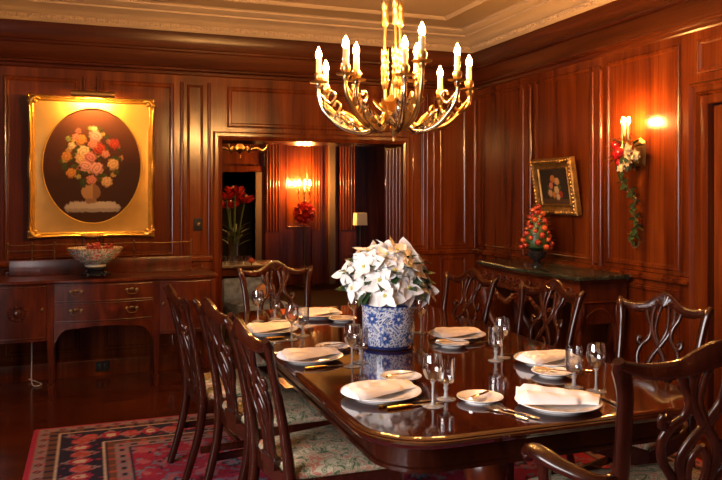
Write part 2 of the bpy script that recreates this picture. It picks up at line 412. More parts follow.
# wooden frieze under the cornice (u = out from the wall, w = up)
FP = [(0, 2.535), (.012, 2.545), (.018, 2.565), (.05, 2.575), (.055, 2.59), (.03, 2.60), (.022, 2.62), (.022, 2.73), (.035, 2.74), (.04, 2.755), (.03, 2.765),
      (.026, 2.82), (.03, 2.835), (.034, 2.87), (.036, 2.885), (.036, 2.92)]
def coved(prof, name, mat):
    m = MB(); n = len(prof)
    pts = []
    for u, w in prof: pts.append([(XL, YB - u, w), (XR - u, YB - u, w), (XR - u, YF, w)])
    vs = [q for P in pts for q in P]
    m.add(vs, [(k * 3 + j, k * 3 + j + 1, k * 3 + 4 + j, k * 3 + 3 + j) for k in range(n - 1) for j in range(2)])
    return struct(m.build(name, M[mat], angle=30))
coved(FP, 'trim_8', 'frieze')
KP = [(.085, 2.905), (.10, 2.905), (.112, 2.918), (.118, 2.93), (.118, 2.962), (.128, 2.968), (.14, 2.975), (.15, 2.985), (.165, 3.0), (.20, 3.012), (.215, 3.02),
      (.215, 3.035), (.235, 3.04), (.25, 3.055), (.262, 3.06), (.262, 3.072), (.275, 3.08)]
KP = [(.022 + (u - .085) * 1.47, w) for u, w in KP]
coved(KP, 'trim_9', 'cornice')
coved([(.58, 3.08), (.59, 3.060), (.615, 3.056), (.635, 3.066), (.65, 3.08)], 'trim_11', 'cornice')
# foliate ornament in the cornice band
o = MB(); step = .085
def leaf_orn(P, T, N, k):
    P, T, N = V3(P), V3(T), V3(N); Z = V3((0, 0, 1))
    mm = Matrix((( *T, 0), (*N, 0), (*Z, 0), (0, 0, 0, 1))).transposed(); mm.translation = P
    o.ball((0, 0, 0), .015, (1.2, .8, 1), 6, mm)
    for sg in (-1, 1):
        o.ball((sg * .022, 0, .005), 0.018, (1, .8, .55), 6, mm @ Matrix.Rotation(sg * .6, 4, 'Y'))
        o.ball((sg * .022, 0, -.008), 0.014, (1, .8, .5), 6, mm @ Matrix.Rotation(-sg * .6, 4, 'Y'))
x = XL
while x < XR - .10: leaf_orn((x, YB - .076, 2.945), (1, 0, 0), (0, -1, 0), 0); x += step
y = YB - .12
while y > 2.2: leaf_orn((XR - .076, y, 2.945), (0, 1, 0), (-1, 0, 0), 0); y -= step
struct(o.build('trim_10', M['cornice']))

# ------------------------------------------------------------------ the room beyond the opening
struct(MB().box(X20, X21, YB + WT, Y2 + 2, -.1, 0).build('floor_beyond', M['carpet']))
struct(MB().box(X20, X21, YB + WT, Y2 + 2, 2.9, 3.0).build('ceiling_beyond', M['ceil']))
DR0, DR1, DRZ = 1.75, 2.54, 1.875
w = MB(); w.box(X20, DR0, Y2, Y2 + .2, 0, 2.9).box(DR1, 4.32, Y2, Y2 + .2, 0, 2.9).box(DR0, DR1, Y2, Y2 + .2, DRZ, 2.9).box(5.6, X21, Y2, Y2 + .2, 0, 2.9).box(4.32, 5.6, Y2, Y2 + .2, 2.4, 2.9).box(4.32, 5.6, Y2 + .5, Y2 + .6, 0, 2.9)
struct(w.build('wall_beyond', M['panel']))
struct(MB().box(X20 - .1, X20, YB + WT, Y2 + 2, 0, 2.9).build('wall_beyond_left', M['panel']))
struct(MB().box(X21, X21 + .1, YB + WT, Y2 + 2, 0, 2.9).build('wall_beyond_right', M['panel']))
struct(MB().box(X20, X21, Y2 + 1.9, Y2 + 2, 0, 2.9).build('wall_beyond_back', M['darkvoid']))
t = MB()
for x0, x1 in ((3.02, 3.02), (2.70, 2.99), (3.50, 3.68), (3.98, 4.28)):
    if x1 > x0:
        t.box(x0, x1, Y2 - .05, Y2, 0, 2.6)
        k = x0 + .03
        while k < x1 - .015: halfround(t, (k, Y2 - .05, .9), (k, Y2 - .05, 2.5), .014, (0, -1, 0)); k += .05
t.frame((3.06, Y2, .95), (1, 0, 0), (0, 0, 1), (0, -1, 0), .40, 1.5, PROF)
t.box(X20, DR1 + .1, Y2 - .03, Y2, DRZ + .005, DRZ + .10)
struct(t.build('trim_12', M['panel']))
t = MB(); t.box(DR1, DR1 + .1, Y2 - .06, Y2 + .2, 0, DRZ); t.box(3.80, 3.90, Y2 - .09, Y2, 0, 2.6)
struct(t.build('trim_13', M['paledoor']))
# ------------------------------------------------------------------ dining table
TX0, TX1, TY0, TY1 = .80, 2.17, 2.03, 4.75
def rrect(x0, x1, y0, y1, r, z, n=8):
    P = []
    for cx, cy, a in ((x1 - r, y1 - r, 0), (x0 + r, y1 - r, 90), (x0 + r, y0 + r, 180), (x1 - r, y0 + r, 270)):
        for k in range(n + 1):
            th = R(a + 90 * k / n); P.append((cx + r * math.cos(th), cy + r * math.sin(th), z))
    return P
tcx, tcy = (TX0 + TX1) / 2, (TY0 + TY1) / 2
tab = thing('dining_table', 'long polished mahogany dining table with rounded corners laid for dinner', 'table', (tcx, tcy, .006))
def L(i, z, r=.24): return rrect(TX0 - tcx + i, TX1 - tcx - i, TY0 - tcy + i, TY1 - tcy - i, max(.02, r - i), z)
MB().loft([L(.03, .712), L(.012, .716), L(.004, .724), L(0, .731), L(.004, .738), L(.010, .741), L(.010, .744), L(.016, .7475), L(.022, .7495), L(.03, .75)]).build('tabletop', M['table'], tab, angle=30)
MB().loft([L(.07, .62), L(.062, .624), L(.062, .636), L(.07, .64), L(.07, .713)]).build('apron', M['tableedge'], tab, angle=30)
for yy in (-.78, .78):
    p = MB().lathe([(.0, .16), (.06, .17), (.075, .2), (.05, .24), (.045, .28), (.075, .34), (.09, .40), (.075, .46), (.045, .49), (.055, .51), (.045, .53), (.05, .58), (.14, .62), (.14, .625)], 20, (0, yy, 0)).build('pedestal', M['mahog'], tab)
    for k in range(4):
        a = PI / 4 + k * PI / 2; d = V3((math.cos(a), math.sin(a), 0)); o = V3((0, yy, 0))
        MB().tube(spline([o + d * .04 + V3((0, 0, .26)), o + d * .16 + V3((0, 0, .25)), o + d * .30 + V3((0, 0, .12)), o + d * .42 + V3((0, 0, .045))], 6), [.045, .04, .032, .024], 8, up=(0, 0, 1), ry=[.03, .03, .026, .024]).ball(o + d * .43 + V3((0, 0, .032)), .03, (1.3, 1, .9), 8).build('foot', M['mahog'], p)

# ------------------------------------------------------------------ chippendale chairs
def back_y(z): return -.205 - .42 * max(0, z - .45) ** 1.6 * .55 - .03 * max(0, z - .45)
def bp(x, z, dy=0): return V3((x, back_y(z) + dy - .03 * max(0, 1 - (x / .25) ** 2) * min(1.1, max(0, (z - .5) / .45)), z))
def chair_parts(root, arms, hw=.232, rise=0):
    # upholstered slip seat
    def tr(i, z, zz=None):
        f, bk, yf, yb = .265, .21, .235, -.2
        return [(-f + i, yf - i, z), (-f * .5, yf - i + .004, z), (0, yf - i + .006, z), (f * .5, yf - i + .004, z), (f - i, yf - i, z), ((f + bk) / 2 - i, .02, z), (bk - i, yb + i, z), (0, yb + i, z), (-bk + i, yb + i, z), (-(f + bk) / 2 + i, .02, z)]
    MB().loft([tr(.012, .435), tr(.004, .45), tr(.008, .465), tr(.03, .480), tr(.08, .49), tr(.15, .495)]).build('seat', M['tapestry'], root, angle=60)
    MB().loft([tr(.016, .36), tr(.004, .364), tr(0, .37), tr(0, .435), tr(.004, .44), tr(.012, .44)]).build('seat_rail', M['chair'], root, angle=30)
    for s in (-1, 1):
        MB().tube(spline([(s * .242, .212, .37), (s * .252, .225, .30), (s * .25, .212, .18), (s * .245, .207, .07), (s * .25, .215, .03)], 5), [.032, .034, .023, .018, .024], 8).ball((s * .25, .215, .022), .028, (1.1, 1.2, .8), 10).build('front_leg', M['chair'], root)
        # rear leg runs on as the back post, ending in an ear
        pts = [V3((s * .185, -.30, 0)), V3((s * .19, -.255, .14)), V3((s * .198, -.215, .30)), V3((s * .205, back_y(.45), .45)), bp(s * .207, .6), bp(s * .213, .75), bp(s * .224, .87), bp(s * (hw + .006), .945), bp(s * (hw + .022), .975 + rise, -.012)]
        MB().tube(spline(pts, 5), [.017, .018, .02, .022, .021, .02, .020, .022, .013], 8, up=(1, 0, 0), ry=[.018, .02, .022, .022, .018, .016, .015, .018, .012], sq=3).build('back_post', M['chair'], root, angle=60)
    # serpentine crest rail with central carved rise
    cr = spline([bp(-hw - .018, .962 + rise, -.006), bp(-hw * .72, .938), bp(-hw * .4, .945), bp(-hw * .2, .968), bp(0, .984), bp(hw * .2, .968), bp(hw * .4, .945), bp(hw * .72, .938), bp(hw + .018, .962 + rise, -.006)], 6)
    MB().tube(cr, [.013, .024, .027, .034, .04, .034, .027, .024, .013], 8, up=(0, 0, 1), ry=[.013, .015, .015, .016, .017, .016, .015, .015, .014], sq=2.6).build('crest_rail', M['chair'], root, angle=60)
    sh = MB()
    for k in range(7):
        a = R(-66 + 22 * k); sh.tube([bp(0, .955, .014), bp(.05 * math.sin(a), .955 + .05 * math.cos(a), .014)], [.004, .009], 6)
    sh.build('shell_carving', M['chair'], root)
    sp = MB()
    def strap(pts, w=.011, th=.009):
        w *= 1.3
        sp.tube(spline([bp(x, z) for x, z in pts], 6), w, 8, up=(1, 0, 0), ry=th, sq=2.5)
    for s in (-1, 1):
        strap([(s * .055, .955), (s * .06, .90), (s * .048, .84), (s * .012, .78), (-s * .03, .72), (-s * .052, .66), (-s * .04, .59), (-s * .03, .50), (-s * .032, .45)])
        strap([(s * .018, .96), (s * .03, .90), (s * .03, .84), (s * .008, .79), (-s * .012, .75)], .008)
        strap([(s * .095, .945), (s * .085, .90), (s * .058, .85), (s * .062, .80), (s * .095, .765), (s * .112, .72), (s * .10, .66), (s * .07, .61), (s * .05, .55), (s * .055, .45)], .010)
        strap([(s * .10, .79), (s * .118, .80), (s * .118, .775), (s * .10, .765)], .010)
        strap([(0, .70), (s * .022, .66), (s * .024, .60), (s * .006, .54), (0, .47)], .008)
    sp.box(-.075, .075, back_y(.45) - .016, back_y(.45) + .02, .435, .475)
    sp.build('splat', M['chair'], root, angle=60)
    for s in (-1, 1): MB().box(s * .225 - .01, s * .225 + .01, -.22, .2, .17, .205, .003).build('stretcher', M['chair'], root)
    MB().box(-.225, .225, -.02, .0, .172, .203, .003).build('stretcher', M['chair'], root)
    if arms:
        for s in (-1, 1):
            MB().tube(spline([bp(s * .21, .625, .01), (s * .27, -.235, .625), (s * .325, -.17, .645), (s * .352, -.11, .662), (s * .36, -.06, .665), (s * .365, -.035, .655), (s * .37, -.055, .64)], 6), [.015, .018, .021, .024, .024, .02, .013], 8, up=(0, 0, 1), ry=[.018, .022, .026, .028, .027, .022, .015]).build('arm', M['chair'], root, angle=60)
            MB().tube(spline([(s * .255, .0, .40), (s * .28, .02, .48), (s * .33, -.06, .57), (s * .35, -.10, .655)], 6), [.022, .018, .016, .02], 8, up=(1, 0, 0), ry=[.026, .02, .018, .02]).build('arm_support', M['chair'], root, angle=60)
GC = 'carved mahogany side chairs round the table'
ch = thing('dining_chair', 'carved mahogany side chair on the sideboard side, farthest of the three from the armchair', 'chair', (.733, 4.083, .006), R(-85.5), GC)
chair_parts(ch, False)
LCH = [((.838, 3.523, .006), -80, 'middle carved mahogany side chair of the three on the sideboard side of the table'),
       ((.872, 2.874, .006), -84, 'nearest carved mahogany side chair on the sideboard side, its flowered seat showing below'),
       ((2.008, 4.167, .006), 104, 'carved side chair in front of the left end of the marble-topped console'),
       ((2.133, 3.481, .006), 101, 'carved side chair in front of the middle of the console, its ears catching light'),
       ((2.305, 2.758, .006), 108, 'carved side chair with clear looped splat standing right of the console')]
for l, a, lb in LCH:
    o = dup(ch, l, R(a), lb, GC)
    if l[0] > 1.5: o.scale = (.93, 1, 1)
ac = thing('dining_armchair', 'dark mahogany armchair at the near end of the table, seen from behind', 'armchair', (1.76, 2.0, .006), R(-5), 'mahogany armchairs at the table ends', scale=(1.27, 1.0, 1.05))
chair_parts(ac, True, .238)
ac2 = dup(ac, (1.2, 4.68, .006), R(180), 'mahogany armchair at the far end of the table before the opening', 'mahogany armchairs at the table ends')
ac2.scale = (1, 1, 1.02)

# ------------------------------------------------------------------ table settings
TZ = .756
PLATE = [(.0, .004), (.05, .003), (.085, .002), (.088, 0), (.094, 0), (.098, .006), (.125, .014), (.146, .020), (.150, .0225), (.149, .0245), (.143, .0235), (.12, .0175), (.098, .012), (.09, .009), (.05, .007), (0, .007)]
def plate_mesh(scale): return MB().lathe([(r * scale, z * (scale if scale > .8 else .8)) for r, z in PLATE], 48, cap0=False, cap1=False)
nd = [((1.009, 2.541), 'nearest plate on the sideboard side of the table', 0),
      ((.932, 3.212), 'middle plate on the sideboard side of the table', 0),
      ((.915, 3.93), 'farthest plate on the sideboard side of the table', 0),
      ((1.545, 2.205), 'plate at the near end of the table facing the armchair', 90),
      ((1.904, 2.792), 'plate beside the near chair on the console side', 180),
      ((1.796, 3.45), 'plate right of the flower pot on the console side', 180),
      ((1.311, 4.347), 'plate at the far end of the table', 270)]
pl0 = None
def napkin_mesh():
    m = MB(); nx, ny = 22, 12; vs = []
    for i in range(nx + 1):
        for j in range(ny + 1):
            u = i / nx * 2 - 1; v = j / ny * 2 - 1
            w = .054 + .008 * (1 - u) * .5 + .002 * math.sin(u * 7)
            x = .132 * u + .012 * v * (u > .5) * 1; y = w * v + .01 * math.sin(u * 2.2)
            h = (1 - abs(v) ** 4) * (.022 + .010 * (-u)) * (1.15 if v > -.15 - .3 * u else .8) + .0012 * math.sin(9 * v + 2 * u) * (1 - abs(v)) + .001 * math.sin(u * 11 + v * 4)
            if abs(u) > .9: h *= .72
            vs.append((x, y, max(.001, h)))
    n = len(vs); fs = []
    for i in range(nx):
        for j in range(ny):
            a = i * (ny + 1) + j; fs.append((a, a + ny + 1, a + ny + 2, a + 1))
    bot = [(x, y, .0) for x, y, z in vs]
    m.add(vs, fs)
    # close the rim and the underside
    rim = [i * (ny + 1) for i in range(nx + 1)] + [nx * (ny + 1) + j for j in range(1, ny + 1)] + [i * (ny + 1) + ny for i in range(nx - 1, -1, -1)] + [j for j in range(ny - 1, 0, -1)]
    o = len(m.v); m.v += [(vs[k][0], vs[k][1], 0) for k in rim]
    L_ = len(rim)
    for k in range(L_): m.f.append((rim[k], rim[(k + 1) % L_], o + (k + 1) % L_, o + k))
    m.f.append(tuple(o + k for k in range(L_)))
    return m
NANG = [14, 12, 18, -28, 12, 10, 15]
nap0 = None
NPL = ['nearest sideboard-side plate', 'middle sideboard-side plate', 'farthest sideboard-side plate', 'near-end plate before the armchair', 'plate of the near console-side chair', 'console-side plate right of the flower pot', 'far-end plate']
for k, ((x, y), lb, a) in enumerate(nd):
    if pl0 is None: o = pl0 = plate_mesh(1.0).build('dinner_plate', M['china'])
    else: o = pl0.copy(); COL.objects.link(o)
    o.location = (x, y, TZ); tag(o, 'white china dinner ' + lb, 'plate', 'white dinner plates')
    if nap0 is None: q = nap0 = napkin_mesh().build('napkin', M['linen'], angle=80)
    else: q = nap0.copy(); COL.objects.link(q)
    q.location = (x, y, TZ + .0235); q.rotation_euler = (0, 0, R(NANG[k])); q.scale = (1.08, 1.0, 1.15 if k != 3 else 1.5)
    tag(q, 'folded white linen napkin on the ' + NPL[k], 'napkin', 'folded napkins on the dinner plates')
sd = [((1.174, 2.739), 'between the nearest sideboard-side plate and the blue and white pot', 20),
      ((1.10, 3.396), 'behind the middle sideboard-side plate', 20),
      ((1.03, 4.11), 'behind the farthest sideboard-side plate', 20),
      ((1.322, 2.361), 'left of the plate at the near end of the table', 35),
      ((1.792, 2.60), 'in front of the plate by the near console-side chair', -40),
      ((1.677, 3.274), 'in front of the plate right of the flower pot', -30),
      ((1.401, 4.14), 'left of the white flowers near the far end', 0)]
def make_knife(root, L_, hm):
    m = MB(); n = 8; prof = []
    hl = L_ * .42
    MB().tube(spline([(0, 0, .006), (hl * .3, 0, .006), (hl * .8, 0, .006), (hl, 0, .006)], 3), [.0055, .0075, .006, .0045], 8, up=(0, 0, 1), ry=[.007, .010, .008, .006]).build('handle', M[hm], root)
    MB().tube([(hl, 0, .005), (hl + .01, 0, .005), (L_ * .6, 0, .004), (L_ * .9, 0, .003), (L_, .003, .003)], [.003, .0018, .0016, .0014, .001], 8, up=(0, 0, 1), ry=[.005, .0085, .0095, .009, .002]).build('blade', M['steel'], root)
sp0 = kn0 = None
for k, ((x, y), lb, a) in enumerate(sd):
    if sp0 is None: o = sp0 = plate_mesh(.56).build('side_plate', M['china'])
    else: o = sp0.copy(); COL.objects.link(o)
    o.location = (x, y, TZ); tag(o, 'small white side plate ' + lb, 'plate', 'small white side plates')
    lk = 'silver butter knife on the side plate ' + ('by the nearest sideboard-side plate', 'by the middle sideboard-side plate', 'by the farthest sideboard-side plate', 'left of the near-end plate', 'by the near console-side chair', 'on the console side right of the pot', 'left of the white flowers')[k]
    if kn0 is None:
        kn0 = thing('butter_knife', lk, 'knife', group='butter knives on the side plates'); make_knife(kn0, .15, 'steel')
        kn0.location = (x, y, TZ + .0185); kn0.rotation_euler = (0, 0, R(a))
        q = kn0
    else: q = dup(kn0, (x, y, TZ + .0185), R(a), lk[:])
    d = V3((math.cos(R(a)), math.sin(R(a)), 0)) * -.075; q.location = (x + d.x, y + d.y, TZ + .0185)

# goblets
def goblet(root, kind):
    if kind == 'wine':
        MB().lathe([(0, .082), (.012, .084), (.024, .094), (.031, .112), (.0325, .13), (.030, .152), (.0275, .168), (.0268, .168), (.029, .152), (.0315, .13), (.030, .113), (.023, .096), (.011, .0865), (0, .085)], 28, cap0=False, cap1=False).build('bowl', M['glass'], root)
        MB().lathe([(.012, .004), (.006, .010), (.004, .025), (.0035, .05), (.004, .072), (.010, .0825)], 16).build('stem', M['glass_stem'], root)
        MB().lathe([(0, 0), (.032, 0), (.034, .0015), (.028, .003), (.012, .006), (0, .007)], 28, cap0=False).build('foot', M['glass_stem'], root)
    else:
        MB().lathe([(0, .056), (.018, .057), (.027, .061), (.0305, .069), (.031, .08), (.031, .11), (.0315, .147), (.0306, .147), (.0301, .11), (.030, .08), (.0292, .071), (.026, .0635), (.017, .0598), (0, .059)], 28, cap0=False, cap1=False).build('bowl', M['glass2'], root)
        MB().lathe([(.014, .005), (.008, .012), (.006, .03), (.010, .04), (.006, .046), (.012, .059)], 16).build('stem', M['glass_stem'], root)
        MB().lathe([(0, 0), (.032, 0), (.034, .002), (.027, .004), (.013, .008), (0, .009)], 28, cap0=False).build('foot', M['glass_stem'], root)
wg = [((1.80, 2.326), 'to the right of the near-end dinner plate'), ((1.134, 2.36), 'between the nearest sideboard-side plate and the near-end side plate'),
      ((1.769, 2.956), 'beyond the plate of the near console-side chair'), ((1.067, 3.026), 'in front of the blue and white pot'),
      ((.975, 3.697), 'beyond the middle sideboard-side napkin'), ((.93, 4.307), 'in front of the far armchair splat, leftmost on the table'),
      ((1.419, 3.992), 'half hidden behind the left side of the flower pot'), ((1.677, 3.638), 'just right of the blue and white flower pot')]
tg = [((1.757, 2.403), 'by the near-end dinner plate, left of the wine glass'), ((1.217, 2.423), 'behind the wine glass left of the near-end side plate'),
      ((1.710, 2.91), 'left of the wine glass on the console side'), ((1.129, 3.084), 'right of the wine glass in front of the pot'),
      ((1.056, 3.775), 'on the gleaming stretch of table beyond the middle napkin'), ((1.042, 4.347), 'below the far armchair splat')]
g0 = thing('wine_glass', 'clear stemmed wine glass ' + wg[0][1], 'glass', (*wg[0][0], TZ), 0, 'clear wine glasses', scale=(1.12, 1.12, 1.08)); goblet(g0, 'wine')
for (x, y), lb in wg[1:]: dup(g0, (x, y, TZ), random.random() * 6, 'clear stemmed wine glass ' + lb)
g1 = thing('water_goblet', 'short stemmed straight-sided water goblet ' + tg[0][1], 'glass', (*tg[0][0], TZ), 0, 'short water goblets', scale=(1.05, 1.05, 1.05)); goblet(g1, 'water')
for (x, y), lb in tg[1:]: dup(g1, (x, y, TZ), random.random() * 6, 'short stemmed straight-sided water goblet ' + lb)

# cutlery
def make_fork(root):
    MB().tube(spline([(0, 0, .004), (.05, 0, .006), (.10, 0, .004), (.125, 0, .007)], 4), [.0025, .002, .0018, .002], 8, up=(0, 0, 1), ry=[.008, .006, .0035, .006]).build('handle', M['steel'], root)
    m = MB().tube(spline([(.122, 0, .007), (.135, 0, .006), (.145, 0, .006)], 3), .0018, 8, up=(0, 0, 1), ry=[.005, .012, .0125])
    for k in range(4):
        y = -.0108 + k * .0072; m.tube(spline([(.143, y, .006), (.165, y, .005), (.19, y, .009)], 3), [.0018, .0016, .001], 6, up=(0, 0, 1), ry=[.0024, .002, .001])
    m.build('tines', M['steel'], root)
f0 = thing('dinner_fork', 'silver dinner fork nearer the near-end plate, tines towards the side plate', 'fork', (1.432, 2.105, TZ), R(122), 'silver forks'); make_fork(f0)
f0.location = (1.40, 2.10, TZ); f0.rotation_euler = (0, 0, R(112))
for l, a, lb in (((1.36, 2.105, TZ), 110, 'silver fork farther from the near-end plate, beside the side plate'),
                 ((1.99, 2.60, TZ), 172, 'silver fork in front of the plate of the near console-side chair'),
                 ((1.93, 3.28, TZ), 172, 'silver fork in front of the plate right of the flower pot')):
    dup(f0, l, R(a), lb)
k0 = thing('dinner_knife', 'gold-handled knife nearer the nearest sideboard-side plate', 'knife', (.90, 2.365, TZ), R(6), 'gold-handled knives'); make_knife(k0, .235, 'goldh')
k0.location = (.945, 2.405, TZ)
for l, a, lb in (((.965, 2.375, TZ), 4, 'gold-handled knife nearer the table edge by the nearest sideboard-side plate'),
                 ((.86, 3.045, TZ), 4, 'gold-handled knife beside the middle sideboard-side plate'),
                 ((.85, 3.745, TZ), 4, 'gold-handled knife beside the farthest sideboard-side plate')):
    dup(k0, l, R(a), lb)
k1 = thing('table_knife', 'silver knife right of the near-end plate, partly behind the armchair', 'knife', (1.745, 2.09, TZ), R(84), 'silver knives'); make_knife(k1, .235, 'steel')
dup(k1, (1.99, 2.99, TZ), R(176), 'silver knife beyond the plate of the near console-side chair')
dup(k1, (1.93, 3.645, TZ), R(176), 'silver knife beyond the plate right of the flower pot')

# ------------------------------------------------------------------ blue and white pot with white poinsettia
PX, PY = 1.378, 3.37
pot_prof = [(.0, .004), (.105, 0), (.118, .004), (.124, .018), (.1275, .04), (.129, .10), (.129, .16), (.131, .195), (.135, .205), (.135, .215), (.128, .218), (.121, .20), (.12, .1), (.117, .02), (0, .018)]
pr2 = []
for a, b_ in zip(pot_prof[:-1], pot_prof[1:]):
    n_ = max(1, int(math.dist(a, b_) / .0035)) if b_[0] > .11 and a[0] > .1 else 2
    for k in range(n_): pr2.append((a[0] + (b_[0] - a[0]) * k / n_, a[1] + (b_[1] - a[1]) * k / n_))
pr2.append(pot_prof[-1])
mp = MB().lathe(pr2, 230, cap0=False, cap1=False)
def potcol(x, y, z):
    r = math.hypot(x, y)
    W, B, LB = (.72, .76, .84), (.015, .04, .22), (.10, .18, .48)
    if r < .1235 and z > .02 or z < .003: return W
    u = math.atan2(y, x) * .129; v = z
    if v > .2: return B if (v > .209) else LB if (int(u / .012) % 2) else W
    if v < .02: return B if v > .008 else (.05, .04, .12)
    # large blossoms on a staggered grid, linked by scrolling vine
    P_ = 2 * PI * .129 / 6
    for row, (vz, off) in enumerate(((.062, 0), (.152, .5))):
        du = ((u / P_ + off + .5) % 1 - .5) * P_; dv = v - vz; d = math.hypot(du, dv); th = math.atan2(dv, du)
        if d < .040:
            k = .030 + .006 * math.cos(8 * th)
            if d < .008: return W
            if d < .012: return B
            if d < k: return LB if math.cos(8 * th + d * 200) > -.2 else B
            if d < k + .004: return W
    a = u + .018 * math.sin(v * 60); c2 = v + .018 * math.sin(u * 62 + 1)
    s = math.sin(a * 120) * math.sin(c2 * 120 + 2 * math.sin(a * 40))
    n1 = noise.noise(V3((u * 60, v * 60, 3)))
    if abs(s) < .13: return B
    if s > .72 or (n1 > .38): return LB
    if s < -.75: return B
    return W
pot = mp.build('flower_pot', M['pot'], loc=(PX, PY, TZ), cols=[potcol(*q) for q in mp.v])
tag(pot, 'blue and white porcelain cachepot with flower scrolls in the middle of the table', 'flower pot')
poi = thing('poinsettia', 'white poinsettia in full bloom filling the blue and white pot', 'potted plant', (PX, PY, TZ + .03))
MB().lathe([(0, 0), (.11, 0), (.115, .15), (0, .16)], 20).build('soil', M['leaf'], poi)
def petal(L_, W_, curl, fold=.25):
    m = MB(); n = 7; vs = []; fs = []
    for i in range(n + 1):
        t = i / n; w = W_ * math.sin(PI * min(1, t ** .8 * .93 + .07)) ** .9 * (1 if t < .98 else .1)
        if i == n: w = .0006
        z = curl * t * t * L_; x = L_ * t * (1 - .1 * abs(curl) * t)
        for s in (-1, -.5, 0, .5, 1): vs.append((x, w * s, z - fold * w * (1 - abs(s)) * .6))
    for i in range(n):
        for j in range(4): a = i * 5 + j; fs.append((a, a + 1, a + 6, a + 5))
    m.add(vs, fs)
    return m.v, m.f
def bloom_mesh(rs):
    m = MB(); rnd = random.Random(rs)
    for ring, (cnt, L_, tilt) in enumerate(((6, .098, -10), (4, .070, 18))):
        for k in range(cnt):
            a = 2 * PI * (k + .5 * ring + rnd.uniform(-.14, .14)) / cnt
            v, f = petal(L_ * rnd.uniform(.82, 1.15), L_ * .37 * rnd.uniform(.9, 1.15), rnd.uniform(-.9, .15), .45)
            m.add(v, f, Matrix.Rotation(a, 4, 'Z') @ Matrix.Rotation(-R(tilt + rnd.uniform(-10, 12)), 4, 'Y') @ Matrix.Translation((.004, 0, .006 * ring)))
    return m
bl = [bloom_mesh(k).build('bloom', M['bract'], poi, angle=80) for k in range(4)]
cen = MB()
for k in range(7):
    a = k * 2.4; r_ = .003 * math.sqrt(k); cen.ball((r_ * math.cos(a), r_ * math.sin(a), .010), .0042, n=6)
c0 = cen.build('bud_cluster', M['bractcentre'], bl[0])
for q in bl[1:]: c_ = c0.copy(); COL.objects.link(c_); c_.parent = q
rnd = random.Random(3)
dirs = []
NB = 30
for k in range(NB):
    zf = 1 - (k + .5) / NB * 1.30; th = k * 2.39996
    r_ = math.sqrt(max(0, 1 - zf * zf)); dirs.append(V3((r_ * math.cos(th), r_ * math.sin(th), zf)))
def orient(d, roll):
    q = d.to_track_quat('Z', 'Y').to_matrix().to_4x4() @ Matrix.Rotation(roll, 4, 'Z'); return q
for k, d in enumerate(dirs):
    src = bl[k % 4]
    if k < 4: o = src
    else:
        o = src.copy(); COL.objects.link(o); o.parent = poi
        for chd in [q for q in bpy.data.objects if q.parent == src]: z_ = chd.copy(); COL.objects.link(z_); z_.parent = o
    p = V3((d.x * .178 - .014, d.y * .178 + .006, .295 + d.z * .160))
    p += V3((rnd.uniform(-.03, .03), rnd.uniform(-.03, .03), rnd.uniform(-.02, .025)))
    dd = (d + V3((rnd.uniform(-.45, .45), rnd.uniform(-.45, .45), rnd.uniform(-.1, .35)))).normalized()
    o.matrix_local = Matrix.Translation(p) @ orient(dd, rnd.uniform(0, 6))
lv = petal(.105, .032, -.35)
lm = MB().add(*lv).build('leaf', M['leaf'], poi, angle=80)
for k in range(80):
    o = lm if k == 0 else lm.copy()
    if k: COL.objects.link(o); o.parent = poi
    th = k * 2.4; zf = rnd.uniform(-.35, .95); r_ = math.sqrt(1 - zf * zf)
    d = V3((r_ * math.cos(th), r_ * math.sin(th), zf))
    p = V3((d.x * .145 - .014, d.y * .145 + .006, .285 + d.z * .140))
    out = V3((math.cos(th), math.sin(th), rnd.uniform(-.5, .8))).normalized()
    o.matrix_local = Matrix.Translation(p) @ out.to_track_quat('X', 'Z').to_matrix().to_4x4() @ Matrix.Rotation(rnd.uniform(-.5, .5), 4, 'X')
st = MB()
for k in range(12):
    th = k * 2.4; st.tube(spline([(.04 * math.cos(th), .04 * math.sin(th), .14), (.07 * math.cos(th), .07 * math.sin(th), .22), (.12 * math.cos(th), .12 * math.sin(th), .32)], 4), .004, 6)
st.build('stems', M['leaf2'], poi)
# ------------------------------------------------------------------ sideboard
SX, SY = .105, 6.53     # centre x, back plane y; local y runs -depth..0
sb = thing('sideboard', 'long mahogany sideboard with bowed drawers and a brass gallery under the big flower painting', 'sideboard', (SX, SY, 0))
def fy(x):  # front line of the carcass, serpentine
    ax = abs(x)
    if ax < .39: return -.50 - .05 * math.cos(ax / .39 * PI / 2) ** 1.2
    return -.50 - .02 * math.sin((ax - .39) / .45 * PI)
def slab(x0, x1, z0, z1, off=0, back=0, n=24):
    A = [(x0 + (x1 - x0) * k / n) for k in range(n + 1)]
    lo = [(x, fy(x) - off, z0) for x in A] + [(x1, -back, z0), (x0, -back, z0)]
    hi = [(x, y, z1) for x, y, z in lo]
    return [lo, hi]
mt = MB(); e = .86
A_, B_ = slab(-.865, .865, .832, .86, .025)
mt.loft([[(x, y + .008, z) for x, y, z in A_], [(x, y, z + .008) for x, y, z in A_], B_[:0] or [(x, y, z - .006) for x, y, z in B_], [(x, y + .006, z) for x, y, z in B_]])
mt.build('top', M['mahog'], sb, angle=30)
MB().loft(slab(-.84, -.41, .405, .832)).loft(slab(.41, .84, .405, .832)).loft(slab(-.41, .41, .52, .832)).build('carcass', M['mahog'], sb, angle=30)
